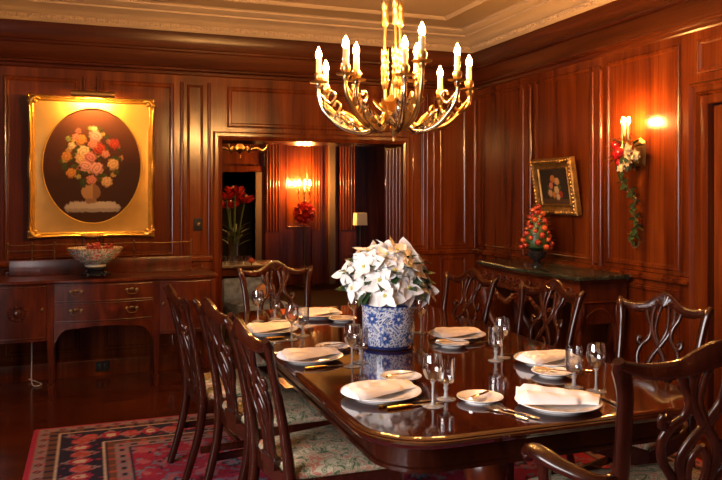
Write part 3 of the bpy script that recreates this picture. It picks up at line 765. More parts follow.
# arched apron of the centre
ap = MB(); n = 26; vs = []; fs = []
for k in range(n + 1):
    x = -.36 + .72 * k / n; t = abs(x) / .36
    zb = .492 + .012 * math.cos(x / .36 * PI * 1) - (.11 * max(0, (t - .72) / .28) ** 2.2)
    for y in (fy(x) - .004, fy(x) + .02):
        vs += [(x, y, .53), (x, y, zb)]
for k in range(n):
    a = k * 4; b_ = a + 4
    fs += [(a, b_, b_ + 1, a + 1), (a + 2, a + 3, b_ + 3, b_ + 2), (a + 1, b_ + 1, b_ + 3, a + 3), (a, a + 2, b_ + 2, b_)]
ap.add(vs, fs).build('apron', M['mahog'], sb, angle=30)
for x in (-.825, -.385, .385, .825):
    for yb in (0, 1):
        y = fy(x) + .022 if not yb else -.03
        z1 = .85 if not yb else .52
        if not yb: MB().loft([[(x - .022, y - .03, .832), (x + .022, y - .03, .832), (x + .022, y + .02, .832), (x - .022, y + .02, .832)],
                   [(x - .022, y - .03, .40), (x + .022, y - .03, .40), (x + .022, y + .02, .40), (x - .022, y + .02, .40)],
                   [(x - .013, y - .018, .075), (x + .013, y - .018, .075), (x + .013, y + .012, .075), (x - .013, y + .012, .075)],
                   [(x - .02, y - .026, .07), (x + .02, y - .026, .07), (x + .02, y + .018, .07), (x - .02, y + .018, .07)],
                   [(x - .015, y - .02, 0), (x + .015, y - .02, 0), (x + .015, y + .014, 0), (x - .015, y + .014, 0)]]).build('leg', M['mahog'], sb, angle=20)
        else: MB().loft([[(x + a, y + b_, .52) for a, b_ in ((-.02, -.02), (.02, -.02), (.02, .02), (-.02, .02))], [(x + a, y + b_, 0) for a, b_ in ((-.012, -.012), (.012, -.012), (.012, .012), (-.012, .012))]]).build('leg', M['mahog'], sb, angle=20)
def pull(par, x, z):
    y = fy(x) - .012
    m = MB()
    for s in (-1, 1): m.lathe([(.0, 0), (.014, 0), (.013, .004), (.006, .006), (.006, .016), (0, .018)], 12, mat=Matrix.Translation((x + s * .038, y + .003, z + .006)) @ Matrix.Rotation(PI / 2, 4, 'X'))
    m.tube(spline([(x - .038, y - .012, z + .004), (x - .03, y - .016, z - .018), (x, y - .018, z - .026), (x + .03, y - .016, z - .018), (x + .038, y - .012, z + .004)], 5), .0035, 8)
    m.ball((x, y, z + .012), .018, (1, .12, .7), 10)
    m.build('drawer_pull', M['darkbrass'], par)
for z0, z1 in ((.695, .815), (.545, .678)):
    m = MB().loft(slab(-.355, .355, z0, z1, .007, .45))
    n = 24
    for zz in (z0, z1): m.tube([(-.355 + .71 * k / n, fy(-.355 + .71 * k / n) - .008, zz) for k in range(n + 1)], .0045, 6)
    d = m.build('drawer', M['mahog'], sb, angle=30)
    for x in (-.20, .20): pull(d, x, (z0 + z1) / 2 + .008)
for s in (-1, 1):
    x0, x1 = sorted((s * .415, s * .80))
    m = MB().loft(slab(x0, x1, .43, .815, .006, .45))
    for zz in (.432, .813): m.tube([(x0 + (x1 - x0) * k / 12, fy(x0 + (x1 - x0) * k / 12) - .007, zz) for k in range(13)], .0045, 6)
    # carved oval fan on the door
    cx = (x0 + x1) / 2
    for k in range(14):
        a = k * 2 * PI / 14; m.ball((cx + .06 * math.cos(a), fy(cx) - .008, .62 + .05 * math.sin(a)), .014, (1, .5, .8), 6)
    m.ball((cx, fy(cx) - .008, .62), .03, (1, .4, 1), 10)
    d = m.build('door', M['mahog'], sb, angle=30)
    xe = s * .44
    MB().ball((xe, fy(xe) - .009, .64), .016, (.7, .25, 1.2), 10).build('escutcheon', M['darkbrass'], d)
MB().box(-.70, .70, -.16, -.14, .86, .985, .004).build('backboard', M['mahog'], sb)
g = MB()
xs = [-.71, -.535, -.37, .235, .70]
for x in xs: g.lathe([(.008, 0), (.010, .004), (.005, .008), (.0045, .05), (.007, .06), (.0045, .07), (.0045, .125), (.008, .13), (.006, .14), (0, .148)], 10, (x, -.15, .985))
for x0, x1 in zip(xs[:-1], xs[1:]):
    g.tube(spline([(x0, -.15, 1.108), ((x0 + x1) / 2, -.15, 1.102), (x1, -.15, 1.108)], 5), .0035, 6)
    if x1 - x0 < .25: g.tube([(x0, -.15, 1.06), (x1, -.15, 1.06)], .0025, 6)
g.build('brass_gallery', M['darkbrass'], sb)

# punch bowl on its stand
BX, BY = .045, 6.17
stnd = MB().lathe([(.0, .012), (.085, .012), (.09, .03), (.075, .04), (.06, .05), (.085, .062), (.09, .075), (.08, .082), (0, .082)], 24)
for k in range(5): a = k * 2 * PI / 5 + .3; stnd.tube(spline([(.08 * math.cos(a), .08 * math.sin(a), .03), (.105 * math.cos(a), .105 * math.sin(a), .02), (.11 * math.cos(a), .11 * math.sin(a), .006)], 4), [.012, .011, .007], 8)
tag(stnd.build('bowl_stand', M['urn'], loc=(BX, BY, .86)), 'low dark wooden stand under the porcelain bowl on the sideboard', 'stand')
BS = 1.12
bpf = [(0, .012), (.06, .01), (.062, 0), (.07, 0), (.072, .014), (.10, .028), (.135, .055), (.163, .09), (.182, .125), (.188, .137), (.183, .138), (.158, .092), (.13, .06), (.09, .034), (0, .024)]
p2 = []
for a, b_ in zip(bpf[:-1], bpf[1:]):
    n_ = max(1, int(math.dist(a, b_) / .006))
    for k in range(n_): p2.append((a[0] + (b_[0] - a[0]) * k / n_, a[1] + (b_[1] - a[1]) * k / n_))
p2.append(bpf[-1])
p2 = [(a * BS, b_ * 1.06) for a, b_ in p2]
bm_ = MB().lathe(p2, 150, cap0=False, cap1=False)
def bowlcol(x, y, z):
    u = math.atan2(y, x)
    if z > .128: return (.30, .14, .10) if int(u * 30) % 2 else (.45, .40, .28)
    if z < .02: return (.50, .46, .36)
    n1 = noise.noise(V3((x * 75, y * 75, z * 75))); n2 = noise.noise(V3((x * 60 + 9, y * 60, z * 60)))
    pan = (u * 6 / (2 * PI)) % 1
    if .3 < pan < .7 and .055 < z < .105:
        return (.42, .10, .10) if n1 > -.05 else (.48, .42, .30)
    if n1 > .18: return (.10, .22, .12)
    if n2 > .22: return (.42, .11, .10)
    if n1 < -.3: return (.12, .16, .28)
    return (.50, .47, .36)
tag(bm_.build('porcelain_bowl', M['bowl'], loc=(BX - .005, BY, .942), cols=[bowlcol(*q) for q in bm_.v]), 'round patterned porcelain punch bowl standing on the sideboard', 'bowl')
rb = random.Random(5)
r0 = None
for k in range(12):
    if r0 is None:
        m = MB(); m.tube(spline([(0, 0, 0), (.004, 0, .05), (0, .003, .10)], 4), .003, 6)
        for j in range(9):
            a = j * 2.4; z = .05 + j * .008; m.ball((.014 * math.cos(a), .014 * math.sin(a), z), .0105, n=6)
        m.ball((0, 0, .125), .012, n=6)
        o = r0 = m.build('berry_sprig', M['redfr'])
    else: o = r0.copy(); COL.objects.link(o)
    a = k * 2.4; r_ = .022 * math.sqrt(k); o.location = (BX + r_ * math.cos(a) * 1.2, BY + r_ * math.sin(a), .985 + .01 * (k == 0) + r_ * .18)
    o.rotation_euler = (-math.sin(a) * r_ * 7, math.cos(a) * r_ * 8, a)
    tag(o, 'dark red berry sprig heaped in the porcelain bowl', 'dried berries', 'red berry sprigs in the bowl')

# ------------------------------------------------------------------ flower painting with picture light
PW, PH = .97, 1.15
pt = thing('framed_painting', 'large oval flower still life in a gilded frame lit by a brass picture light', 'painting', (.022, YB - .02, 1.155), rot=(R(2.2), 0, 0))
fm = MB()
def wavy(t): return .012 * (math.sin(PI * t) ** 2 * -1 + .5 * math.cos(4 * PI * t))
# swept rococo edge: outer outline with swelling corners and centres
loops = []
NP = 44
def outline(i, d, wob=1):
    P = []
    for sx, sy, ex, ey in ((-1, 0, 1, 0), (1, 0, 1, 1), (1, 1, -1, 1), (-1, 1, -1, 0)):
        for k in range(NP):
            t = k / NP; px = sx + (ex - sx) * t; py = sy + (ey - sy) * t
            w = wob * (.014 * (abs(2 * t - 1) ** 3) + .012 * math.exp(-((t - .5) / .09) ** 2) - .008)
            hx, hy = PW / 2 - i + w, PH - 2 * i + 2 * w
            x = px * hx; y = (py * hy) + i - w
            P.append((x, -d, y))
    return P
fm.loft([outline(0, 0), outline(-.004, .03), outline(.002, .048), outline(.009, .056), outline(.018, .048), outline(.025, .036, .7), outline(.032, .04, .5), outline(.040, .034, .2), outline(.044, .02, 0), outline(.046, .012, 0)], cap=False)
fm.build('gilt_frame', M['goldframe'], pt, angle=60)
for sx in (-1, 1):
    for z in (.02, PH - .02):
        orn = MB(); sz = 1 if z > .5 else -1
        for k in range(5): orn.ball((sx * (PW / 2 - .03) + .011 * (k - 2) * sx, -.05, z - sz * .012 - sz * .01 * abs(k - 2)), .016, (1.2, .7, 1), 8)
        orn.tube(spline([(sx * (PW / 2 - .09), -.045, z - sz * .008), (sx * (PW / 2 - .05), -.058, z), (sx * (PW / 2 - .02), -.055, z - sz * .03), (sx * (PW / 2 - .012), -.045, z - sz * .08)], 5), [.006, .012, .012, .006], 8)
        orn.build('corner_ornament', M['goldframe'], pt)
    orn = MB()
    for k in range(-3, 4): orn.ball((sx * (PW / 2 - .012), -.05, PH / 2 + k * .018), .013 - .0012 * abs(k), (.9, .8, 1.3), 8)
    orn.build('side_cartouche', M['goldframe'], pt)
for z in (.008, PH - .008):
    orn = MB()
    for k in range(-4, 5): orn.ball((k * .020, -.052, z + (.002 if z < .5 else -.002) * abs(k)), .014 - .001 * abs(k), (1.2, .7, 1), 8)
    orn.build('centre_cartouche', M['goldframe'], pt)
# gilded mat with oval sight
OA, OB, OCZ = .378, .468, .585
mm = MB(); n = 96; A = []; B = []; C = []; D = []
for k in range(n):
    th = 2 * PI * k / n; c_, s_ = math.cos(th), math.sin(th)
    sc_ = min((PW / 2 - .04) / max(1e-6, abs(c_)), (PH / 2 - .04) / max(1e-6, abs(s_)))
    A.append((c_ * sc_, -.018, OCZ - .01 + s_ * sc_)); B.append((c_ * (OA + .014), -.020, OCZ + s_ * (OB + .014))); C.append((c_ * (OA + .006), -.026, OCZ + s_ * (OB + .006))); D.append((c_ * OA, -.008, OCZ + s_ * OB))
mm.loft([A, B, C, D], cap=False).build('oval_mat', M['goldmat'], pt, angle=40)
cv = MB(); vs = []; fs = []
nr, na = 62, 150
def fl_field(flowers, bgf, x, z):
    c = bgf(x, z)
    for fx, fz, fr_, colr, ph in flowers:
        dx, dz = x - fx, z - fz; d = math.hypot(dx, dz) / fr_
        if d > 1.25: continue
        th = math.atan2(dz, dx)
        edge = 1 + .07 * math.cos(5 * th + ph) + .06 * math.cos(9 * th - ph * 2) + .10 * noise.noise(V3((x * 60, z * 60, ph)))
        if d < edge:
            ring = math.sin(d * 13 + 1.6 * math.sin(2 * th + ph) - th)          # overlapping brush-stroke petals
            f = .62 + .20 * ring + .22 * (.5 - d * .5) - .12 * (dz / fr_) * -1 + .12 * noise.noise(V3((x * 90, z * 90, 5)))
            f = max(.22, f); m_ = min(1, max(0, (edge - d) / .18))
            c = tuple(q * f * m_ + w * (1 - m_) for q, w in zip(colr, c))
    return c
rp = random.Random(11)
FL = []
pal = [(.40, .13, .08), (.46, .24, .10), (.46, .19, .14), (.28, .03, .015), (.46, .30, .15), (.40, .12, .10), (.38, .14, .03)]
lv_ = []
for k in range(130):
    a = rp.uniform(0, 2 * PI); r_ = math.sqrt(rp.random()); lv_.append((-.015 + r_ * .235 * math.cos(a), .655 + r_ * .25 * math.sin(a), rp.uniform(.012, .028), ((rp.uniform(.03, .07), rp.uniform(.03, .05), .012) if k % 3 else (rp.uniform(.2, .36), rp.uniform(.07, .2), .05)), rp.random() * 6))
for (x, z, r_, ci) in ((-.09, .80, .045, 6), (.02, .83, .055, 2), (-.13, .82, .03, 0), (.17, .77, .045, 3), (-.07, .705, .05, 4), (.05, .73, .052, 3), (.0, .765, .04, 0), (-.2, .66, .042, 6), (-.09, .64, .045, 1), (-.02, .655, .05, 5), (-.055, .585, .05, 2), (.03, .565, .055, 2), (.16, .60, .048, 1), (-.165, .525, .042, 6), (.11, .455, .045, 1), (-.01, .47, .042, 0), (.01, .89, .026, 4), (.1, .685, .034, 0), (-.16, .75, .03, 4)):
    lv_.append((x, z, r_ * 1.02, pal[ci], rp.random() * 6))
def bgp(x, z):
    t = (z - .12) / .95; e_ = noise.noise(V3((x * 5, z * 5, 1))) * .5
    c = (.028 + .09 * max(0, t - .45 + e_ * .3), .010 + .026 * max(0, t - .5 + e_ * .3), .0045 + .005 * t)
    if .205 < z < .29 and abs(x) < .20 + .02 * math.sin(z * 60): c = (.26, .20, .15) if z > .235 else (.17, .13, .10)
    if ((x + .015) / .075) ** 2 + ((z - .37) / .07) ** 2 < 1: c = (.22, .11, .045) if x < 0 else (.13, .06, .025)
    if abs(x + .015) < .04 and .275 < z < .315: c = (.14, .07, .03)
    return c
vs.append((0, -.010, OCZ))
for i in range(1, nr + 1):
    for k in range(na):
        th = 2 * PI * k / na; vs.append((OA * 1.005 * i / nr * math.cos(th), -.010, OCZ + OB * 1.005 * i / nr * math.sin(th)))
for k in range(na): fs.append((0, 1 + k, 1 + (k + 1) % na))
for i in range(nr - 1):
    for k in range(na): a = 1 + i * na; fs.append((a + k, a + na + k, a + na + (k + 1) % na, a + (k + 1) % na))
cv.add(vs, fs).build('canvas', M['paint'], pt, cols=[fl_field(lv_, bgp, q[0], q[2]) for q in vs])
pl = thing('picture_light', 'brass tube picture light glowing over the top of the oval flower painting', 'picture light', (.022, YB - .02, 2.31))
tb = MB(); n = 14
# half-open trough, open below
P_o = []; 
for k in range(n + 1):
    a = R(-12 + 268 * k / n); P_o.append((math.cos(a) * .026, math.sin(a) * .026))
prof_ = P_o + [(q[0] * .9, q[1] * .9) for q in reversed(P_o)]
lo = [(-.165, -.20 + u, w) for u, w in prof_]; hi = [(.165, -.20 + u, w) for u, w in prof_]
tb.loft([lo, hi]).build('lamp_shade', M['brass'], pl, angle=40)
MB().tube([(-.155, -.20, -.006), (.155, -.20, -.006)], .009, 10).build('tube_bulb', M['strip'], pl)
MB().tube(spline([(0, -.195, .024), (0, -.15, .06), (0, -.06, .05), (0, .0, .02)], 5), .006, 8).box(-.02, .02, -.004, .01, -.03, .04).build('bracket', M['brass'], pl)

# ------------------------------------------------------------------ chandelier
CXc, CYc = 1.503, 3.604
chd = thing('chandelier', 'gilded brass chandelier with twelve lit candle bulbs hanging over the dining table', 'chandelier', (CXc, CYc, 1.78))
def zl(z): return z - 1.78
MB().lathe([(0, 0), (.006, .004), (.008, .02), (.005, .03), (.014, .05), (.02, .065), (.012, .08), (.02, .095), (.045, .115), (.06, .135), (.05, .15), (.03, .16), (.04, .175), (.062, .19), (.07, .205), (.05, .22), (.03, .235), (.02, .25), (.022, .27), (.012, .30), (.015, .315), (.0, .33)], 24).build('hub', M['gilt'], chd)
sm = MB()
for k in range(3):
    a = k * 2 * PI / 3 + .35; d = V3((math.cos(a), math.sin(a), 0))
    sm.tube(spline([d * .045 + V3((0, 0, .20)), d * .05 + V3((0, 0, .45)), d * .042 + V3((0, 0, .70)), d * .03 + V3((0, 0, .80)), d * .055 + V3((0, 0, .86)), d * .075 + V3((0, 0, .83)), d * .06 + V3((0, 0, .80))], 6), [.009, .008, .0075, .0075, .008, .007, .006], 8)
    sm.tube(spline([d * .03 + V3((0, 0, .78)), d * .02 + V3((0, 0, .95)), V3((0, 0, 1.05))], 4), .007, 8)
sm.tube([(0, 0, 1.03), (0, 0, 1.28)], .012, 10).lathe([(.02, 1.02), (.03, 1.04), (.02, 1.06)], 16).lathe([(.015, 1.24), (.06, 1.26), (.075, 1.285), (.075, 1.30)], 24)
sm.build('stem', M['gilt'], chd)
lf = MB()
pv, pf = petal(.11, .022, .25, .4)
for k in range(3):
    a = k * 2 * PI / 3 + .35; d = V3((math.cos(a), math.sin(a), 0))
    for z0 in (.27, .31, .35, .39, .43, .60, .64, .68):
        for j in range(6):
            lf.add(pv, pf, Matrix.Translation(d * .048 + V3((0, 0, z0))) @ Matrix.Rotation(a + j * PI / 3 + z0 * 7, 4, 'Z') @ Matrix.Rotation(-R(58), 4, 'Y') @ Matrix.Scale(.62, 4))
for k in range(10):
    a = k * 2 * PI / 10
    lf.add(pv, pf, Matrix.Translation((.03 * math.cos(a), .03 * math.sin(a), .15)) @ Matrix.Rotation(a, 4, 'Z') @ Matrix.Rotation(-R(25), 4, 'Y'))
lf.build('acanthus_leaves', M['gilt'], chd, angle=80)
# twelve candle arms at their own bearings
fw = V3((.3439, .9390, 0)); rt = V3((.9390, -.3439, 0))
CAN = [(-.395, 0, 2.275, 1), (-.365, .16, 2.235, 0), (-.245, -.33, 2.265, 0), (-.195, -.27, 2.245, 1), (-.20, .36, 2.215, 0), (.055, .36, 2.235, 0),
       (.035, -.40, 2.25, 1), (.10, -.30, 2.235, 0), (.115, -.42, 2.31, 0), (.275, .28, 2.225, 0), (.31, -.20, 2.255, 1), (.405, .05, 2.245, 0)]
for lat, dp, zt, big in CAN:
    p = rt * lat + fw * dp; r_ = p.length; d = p.normalized(); zt = zt - 1.78; zc = zt - .19
    side = V3((-d.y, d.x, 0))
    m = MB()
    low = .05 if big else .065
    m.tube(spline([d * .03 + V3((0, 0, .17)), d * .08 + V3((0, 0, low + .05)), d * (r_ * .38) + V3((0, 0, low)), d * (r_ * .68) + V3((0, 0, low + .025)), d * (r_ * .92) + V3((0, 0, low + .11)), p + V3((0, 0, zc - .06)), p + V3((0, 0, zc + .01))], 7), [.017, .016, .015, .014, .013, .011, .010], 8)
    m.tube(spline([d * (r_ * .50) + V3((0, 0, low + .004)), d * (r_ * .56) + V3((0, 0, low + .06)), d * (r_ * .70) + V3((0, 0, low + .10)), d * (r_ * .80) + V3((0, 0, low + .075)), d * (r_ * .74) + V3((0, 0, low + .045)), d * (r_ * .68) + V3((0, 0, low + .06))], 6), [.010, .011, .010, .008, .008, .011], 8)
    m.add(pv, pf, Matrix.Translation(d * (r_ * .30) + V3((0, 0, low + .012))) @ Matrix.Rotation(math.atan2(d.y, d.x), 4, 'Z') @ Matrix.Rotation(-R(12), 4, 'Y') @ Matrix.Scale(1.1, 4))
    m.add(pv, pf, Matrix.Translation(d * (r_ * .88) + V3((0, 0, zc - .13))) @ Matrix.Rotation(math.atan2(d.y, d.x), 4, 'Z') @ Matrix.Rotation(-R(70), 4, 'Y') @ Matrix.Scale(.7, 4))
    ang = math.atan2(d.y, d.x)
    for t_, zz, tl, sz in ((.16, low + .03, 30, .8), (.45, low + .014, 15, .7), (.60, low + .03, 40, .6), (.72, low + .06, 60, .6), (.84, low + .09, 30, .6)):
        for sg in (-1, 1):
            m.add(pv, pf, Matrix.Translation(d * (r_ * t_) + side * (sg * .01) + V3((0, 0, zz))) @ Matrix.Rotation(ang + sg * .5, 4, 'Z') @ Matrix.Rotation(-R(tl), 4, 'Y') @ Matrix.Scale(sz, 4))
    for k in range(6):
        m.add(pv, pf, Matrix.Translation(p + V3((0, 0, zc - .035))) @ Matrix.Rotation(k * PI / 3, 4, 'Z') @ Matrix.Rotation(-R(52), 4, 'Y') @ Matrix.Scale(.45, 4))
    m.tube(spline([p + V3((0, 0, zc - .05)) - d * .005, p - d * .06 + V3((0, 0, zc - .10)), p - d * .09 + V3((0, 0, zc - .06)), p - d * .065 + V3((0, 0, zc - .035)), p - d * .05 + V3((0, 0, zc - .06))], 5), [.008, .008, .007, .006, .008], 8)
    arm = m.build('candle_arm', M['silver'] if big else M['gilt'], chd, angle=60)
    cx, cy = p.x, p.y
    MB().lathe([(0, zc), (.012, zc), (.044, zc + .006), (.049, zc + .012), (.040, zc + .012), (.014, zc + .008), (.013, zc + .012), (.021, zc + .024), (.025, zc + .044), (.020, zc + .056), (.0, zc + .056)], 18, (cx, cy, 0), cap0=False, cap1=False).build('drip_pan', M['gilt'], arm)
    MB().lathe([(.0, zc + .045), (.0155, zc + .045), (.015, zt - .06), (.010, zt - .055), (0, zt - .055)], 14, (cx, cy, 0)).build('candle_sleeve', M['candle'], arm)
    MB().lathe([(0, zt - .062), (.010, zt - .056), (.0165, zt - .040), (.013, zt - .022), (.005, zt - .005), (0, zt + .006)], 10, (cx, cy, 0), cap0=False, cap1=False).build('flame_bulb', M['flame'], arm)

# ------------------------------------------------------------------ console table, topiary, small picture, wall sconce
cons = thing('console_table', 'carved dark wood console table with a green marble top against the right wall', 'console table', (XR - .02, 4.95, 0), R(90))
# local: x along the wall (toward +Y world), y away from the wall is +... (rotated 90: local +y -> world -x)
CW = .72
def cfy(x): return .475 + .018 * math.cos(x / CW * PI * 1.5) - .03 * max(0, (abs(x) - .62) / .1)
def cslab(i, z, n=30):
    A = [-CW + i + (2 * CW - 2 * i) * k / n for k in range(n + 1)]
    return [(x, cfy(x) - i, z) for x in A] + [(CW - i, .0, z), (-CW + i, .0, z)]
MB().loft([cslab(.012, .905), cslab(0, .913), cslab(0, .928), cslab(.006, .938), cslab(.012, .94)]).build('marble_top', M['marble'], cons, angle=30)
MB().loft([cslab(.05, .74), cslab(.04, .75), cslab(.05, .76), cslab(.05, .875), cslab(.03, .89), cslab(.02, .905)]).build('frieze', M['console'], cons, angle=30)
cr = MB()
for k in range(-5, 6):
    x = k * .118; y = cfy(x) - .048
    for s in (-1, 1):
        sp_ = [(x + s * (.01 + .045 * (1 - t) * math.cos(t * 5)), y + .006, .82 + .04 * (1 - t) * math.sin(t * 5) * s) for t in [q / 14 for q in range(15)]]
        cr.tube(sp_, [.009, .007, .005], 6)
    cr.ball((x + .059, y, .82), .016, (1, .6, 1.3), 8)
for k in range(-16, 17): cr.box(k * .041 - .012, k * .041 + .012, cfy(k * .041) - .05, cfy(k * .041) - .034, .752, .772)
# carved shell apron and garlands below the frieze
for k in range(9):
    a = R(-80 + 20 * k); y = cfy(0) - .05
    cr.tube([(0, y, .74), (.10 * math.sin(a), y + .012, .73 - .085 * math.cos(a))], [.007, .014], 6)
for s in (-1, 1):
    cr.tube(spline([(s * .10, cfy(.1) - .05, .72), (s * .22, cfy(.22) - .05, .64), (s * .36, cfy(.36) - .05, .66), (s * .50, cfy(.5) - .05, .73)], 6), [.012, .022, .022, .012], 8)
    for j in range(9): cr.ball((s * (.13 + .04 * j), cfy(.13 + .04 * j) - .04, .71 - .07 * math.sin(PI * j / 8)), .018, n=6)
cr.build('carving', M['console'], cons)
for s in (-1, 1):
    for front in (1, 0):
        y0 = cfy(.6) - .09 if front else .06
        MB().tube(spline([(s * .62, y0, .75), (s * .65, y0 + .03 * front, .66), (s * .60, y0 + .01, .50), (s * .52, y0 - .03, .34), (s * .56, y0 - .02, .16), (s * .63, y0 + .02 * front, .06), (s * .66, y0 + .03 * front, .02)], 6), [.05, .055, .042, .03, .026, .032, .02], 10, up=(1, 0, 0), ry=[.05, .05, .04, .032, .028, .03, .02]).build('scroll_leg', M['console'], cons)
    # side arch under the end panel
    MB().tube(spline([(s * .655, .08, .38), (s * .655, .10, .60), (s * .655, .24, .70), (s * .655, .38, .60), (s * .655, .40, .38)], 6), .02, 8).box(s * .655 - .015, s * .655 + .015, .03, .44, .60, .76).build('side_panel', M['console'], cons)
MB().tube(spline([(-.55, .38, .16), (-.2, .30, .20), (0, .27, .24), (.2, .30, .20), (.55, .38, .16)], 6), .022, 8).ball((0, .27, .28), .05, n=12).build('stretcher', M['console'], cons)

top = thing('fruit_topiary', 'cone topiary of orange and red fruit in a black urn on the marble console', 'topiary', (3.30, 4.99, .94))
MB().lathe([(0, 0), (.05, 0), (.052, .012), (.03, .022), (.018, .035), (.03, .05), (.062, .07), (.075, .10), (.082, .118), (.078, .122), (.0, .115)], 24).build('urn', M['urn'], top)
MB().lathe([(.03, .118), (.085, .15), (.10, .19), (.085, .28), (.055, .37), (.028, .44), (0, .47)], 16).build('foliage_cone', M['leaf'], top)
fb = [MB().ball((0, 0, 0), .024, (1, 1, .95), 10).build('fruit', M[m_], top) for m_ in ('orangefr', 'redfr')]
lq = MB().add(*petal(.06, .018, -.2)).build('leaf', M['leaf'], top, angle=80)
nf = 48
for k in range(nf):
    t = k / (nf - 1); z = .145 + .32 * t; r_ = .108 * (1 - t) ** .75 + .012; th = k * 2.4
    src = fb[0 if (k * 7) % 10 < 5 else 1]
    o = src if k == 0 else (fb[1] if k == 3 else src.copy())
    if o not in (fb[0], fb[1]): COL.objects.link(o); o.parent = top
    o.location = (r_ * math.cos(th), r_ * math.sin(th), z); o.scale = [1 + .25 * math.sin(k * 3.1) - .2 * t] * 3
    l_ = lq if k == 0 else lq.copy()
    if k: COL.objects.link(l_); l_.parent = top
    l_.matrix_local = Matrix.Translation((r_ * .9 * math.cos(th + .2), r_ * .9 * math.sin(th + .2), z + .02)) @ Matrix.Rotation(th + .2, 4, 'Z') @ Matrix.Rotation(-R(20), 4, 'Y')

# small framed picture: local x along wall, hung leaning forward
SPW, SPH = .55, .46
sp2 = thing('small_framed_painting', 'small dark fruit still life in a gilded frame, leaning from the right wall', 'painting', (XR - .015, 5.075, 1.345), rot=(R(9), 0, R(-90)))
fm = MB(); fm.frame((-SPW / 2, -.02, 0), (1, 0, 0), (0, 0, 1), (0, -1, 0), SPW, SPH, [(0, -.02), (0, .02), (.008, .03), (.02, .034), (.03, .028), (.05, .014), (.07, .012), (.08, .018), (.088, .010), (.092, -.008)])
rg = random.Random(2)
for k in range(15):
    t = (k + .5) / 15
    for z in (.022, SPH - .022): fm.ball((-SPW / 2 + t * SPW, -.054, z), .014, (1.3, .6, 1), 6)
    for x in (-SPW / 2 + .022, SPW / 2 - .022): fm.ball((x, -.054, t * SPH), .014, (1, .6, 1.1), 6)
fm.build('gilt_frame', M['oldgold'], sp2, angle=30)
vs = []; fs = []; nx, nz = 70, 54; W2, H2 = SPW - .18, SPH - .18
fl2 = []
rp = random.Random(4)
for k in range(22): fl2.append((rp.uniform(-.1, .08), rp.uniform(.14, .28), rp.uniform(.01, .024), (.05, .06, .02), rp.random() * 6))
for x, z, r_, ci in ((-.02, .29, .035, 6), (.035, .27, .033, 1), (-.05, .235, .03, 0), (.02, .20, .035, 4), (-.07, .175, .032, 1), (.07, .165, .03, 3), (-.02, .16, .03, 6), (.03, .145, .028, 4)): fl2.append((x, z, r_, pal[ci], rp.random() * 6))
def bg2(x, z): return (.02, .014, .01) if z > .13 else (.05, .025, .012)
for i in range(nx + 1):
    for j in range(nz + 1): vs.append((-W2 / 2 + W2 * i / nx, -.024, .09 + H2 * j / nz))
for i in range(nx):
    for j in range(nz): a = i * (nz + 1) + j; fs.append((a, a + nz + 1, a + nz + 2, a + 1))
MB().add(vs, fs).build('canvas', M['paint'], sp2, cols=[fl_field(fl2, bg2, q[0], q[2]) for q in vs])

def candle_cluster(root, z0, n, mat, spread, flen=.045):
    """n candles on a branched bracket; returns nothing"""
    for k in range(n):
        a = 2 * PI * k / n + .5; x, y = spread * math.cos(a), spread * math.sin(a) * .8
        arm = MB().tube(spline([(0, 0, z0 - .10), (x * .8, y * .8, z0 - .10), (x * 1.2, y * 1.2, z0 - .06), (x, y, z0)], 5), [.008, .007, .006, .006], 8).build('candle_arm', M['gilt'], root)
        MB().lathe([(.006, z0 - .004), (.024, z0), (.026, z0 + .006), (.012, z0 + .006), (.014, z0 + .02), (.016, z0 + .035), (0, z0 + .036)], 14, (x, y, 0), cap0=False).build('drip_pan', M['gilt'], arm)
        MB().lathe([(.0105, z0 + .03), (.0102, z0 + .115), (0, z0 + .118)], 12, (x, y, 0)).build('candle_sleeve', M['candle'], arm)
        MB().lathe([(0, z0 + .116), (.006, z0 + .12), (.0088, z0 + .132), (.0075, z0 + .144), (.003, z0 + .156), (0, z0 + .163)], 10, (x, y, 0), cap0=False, cap1=False).build('flame_bulb', M[mat], arm)
def wreath(root, c, r, seed, cols, n=26, drop=.0):
    rr = random.Random(seed)
    lsrc = None
    for k in range(n):
        d = V3((rr.uniform(-1, 1), rr.uniform(-1, 1), rr.uniform(-1, 1))); 
        if d.length > 1: d.normalize()
        p = V3(c) + V3((d.x * r, d.y * r * .6, d.z * r * .9))
        v, f = petal(.075, .02, -.3)
        o = MB().add(v, f).build('leaf', M['leaf'], root, angle=80)
        o.matrix_local = Matrix.Translation(p * .9 + V3(c) * .1) @ d.normalized().to_track_quat('X', 'Z').to_matrix().to_4x4()
    for (x, y, z, s, m_) in cols:
        m = MB()
        if m_ == 'redball': m.ball((x, y, z), s, n=12)
        else:
            for k in range(9):
                v, f = petal(s * 1.1, s * .42, -.35)
                m.add(v, f, Matrix.Translation((x, y, z)) @ Matrix.Rotation(-PI / 2, 4, 'X') @ Matrix.Rotation(0, 4, 'X') @ Matrix.Rotation(k * 2.4, 4, 'Z') @ Matrix.Rotation(-R(15 + 5 * k), 4, 'Y'))
            m.ball((x, y, z), s * .3, n=8)
        m.build('bauble' if m_ == 'redball' else 'flower', M[m_], root, angle=80)

scn = thing('wall_sconce', 'wall sconce with three lit candles, red baubles and trailing vine', 'wall sconce', (XR - .13, 4.17, 1.80), R(-90))
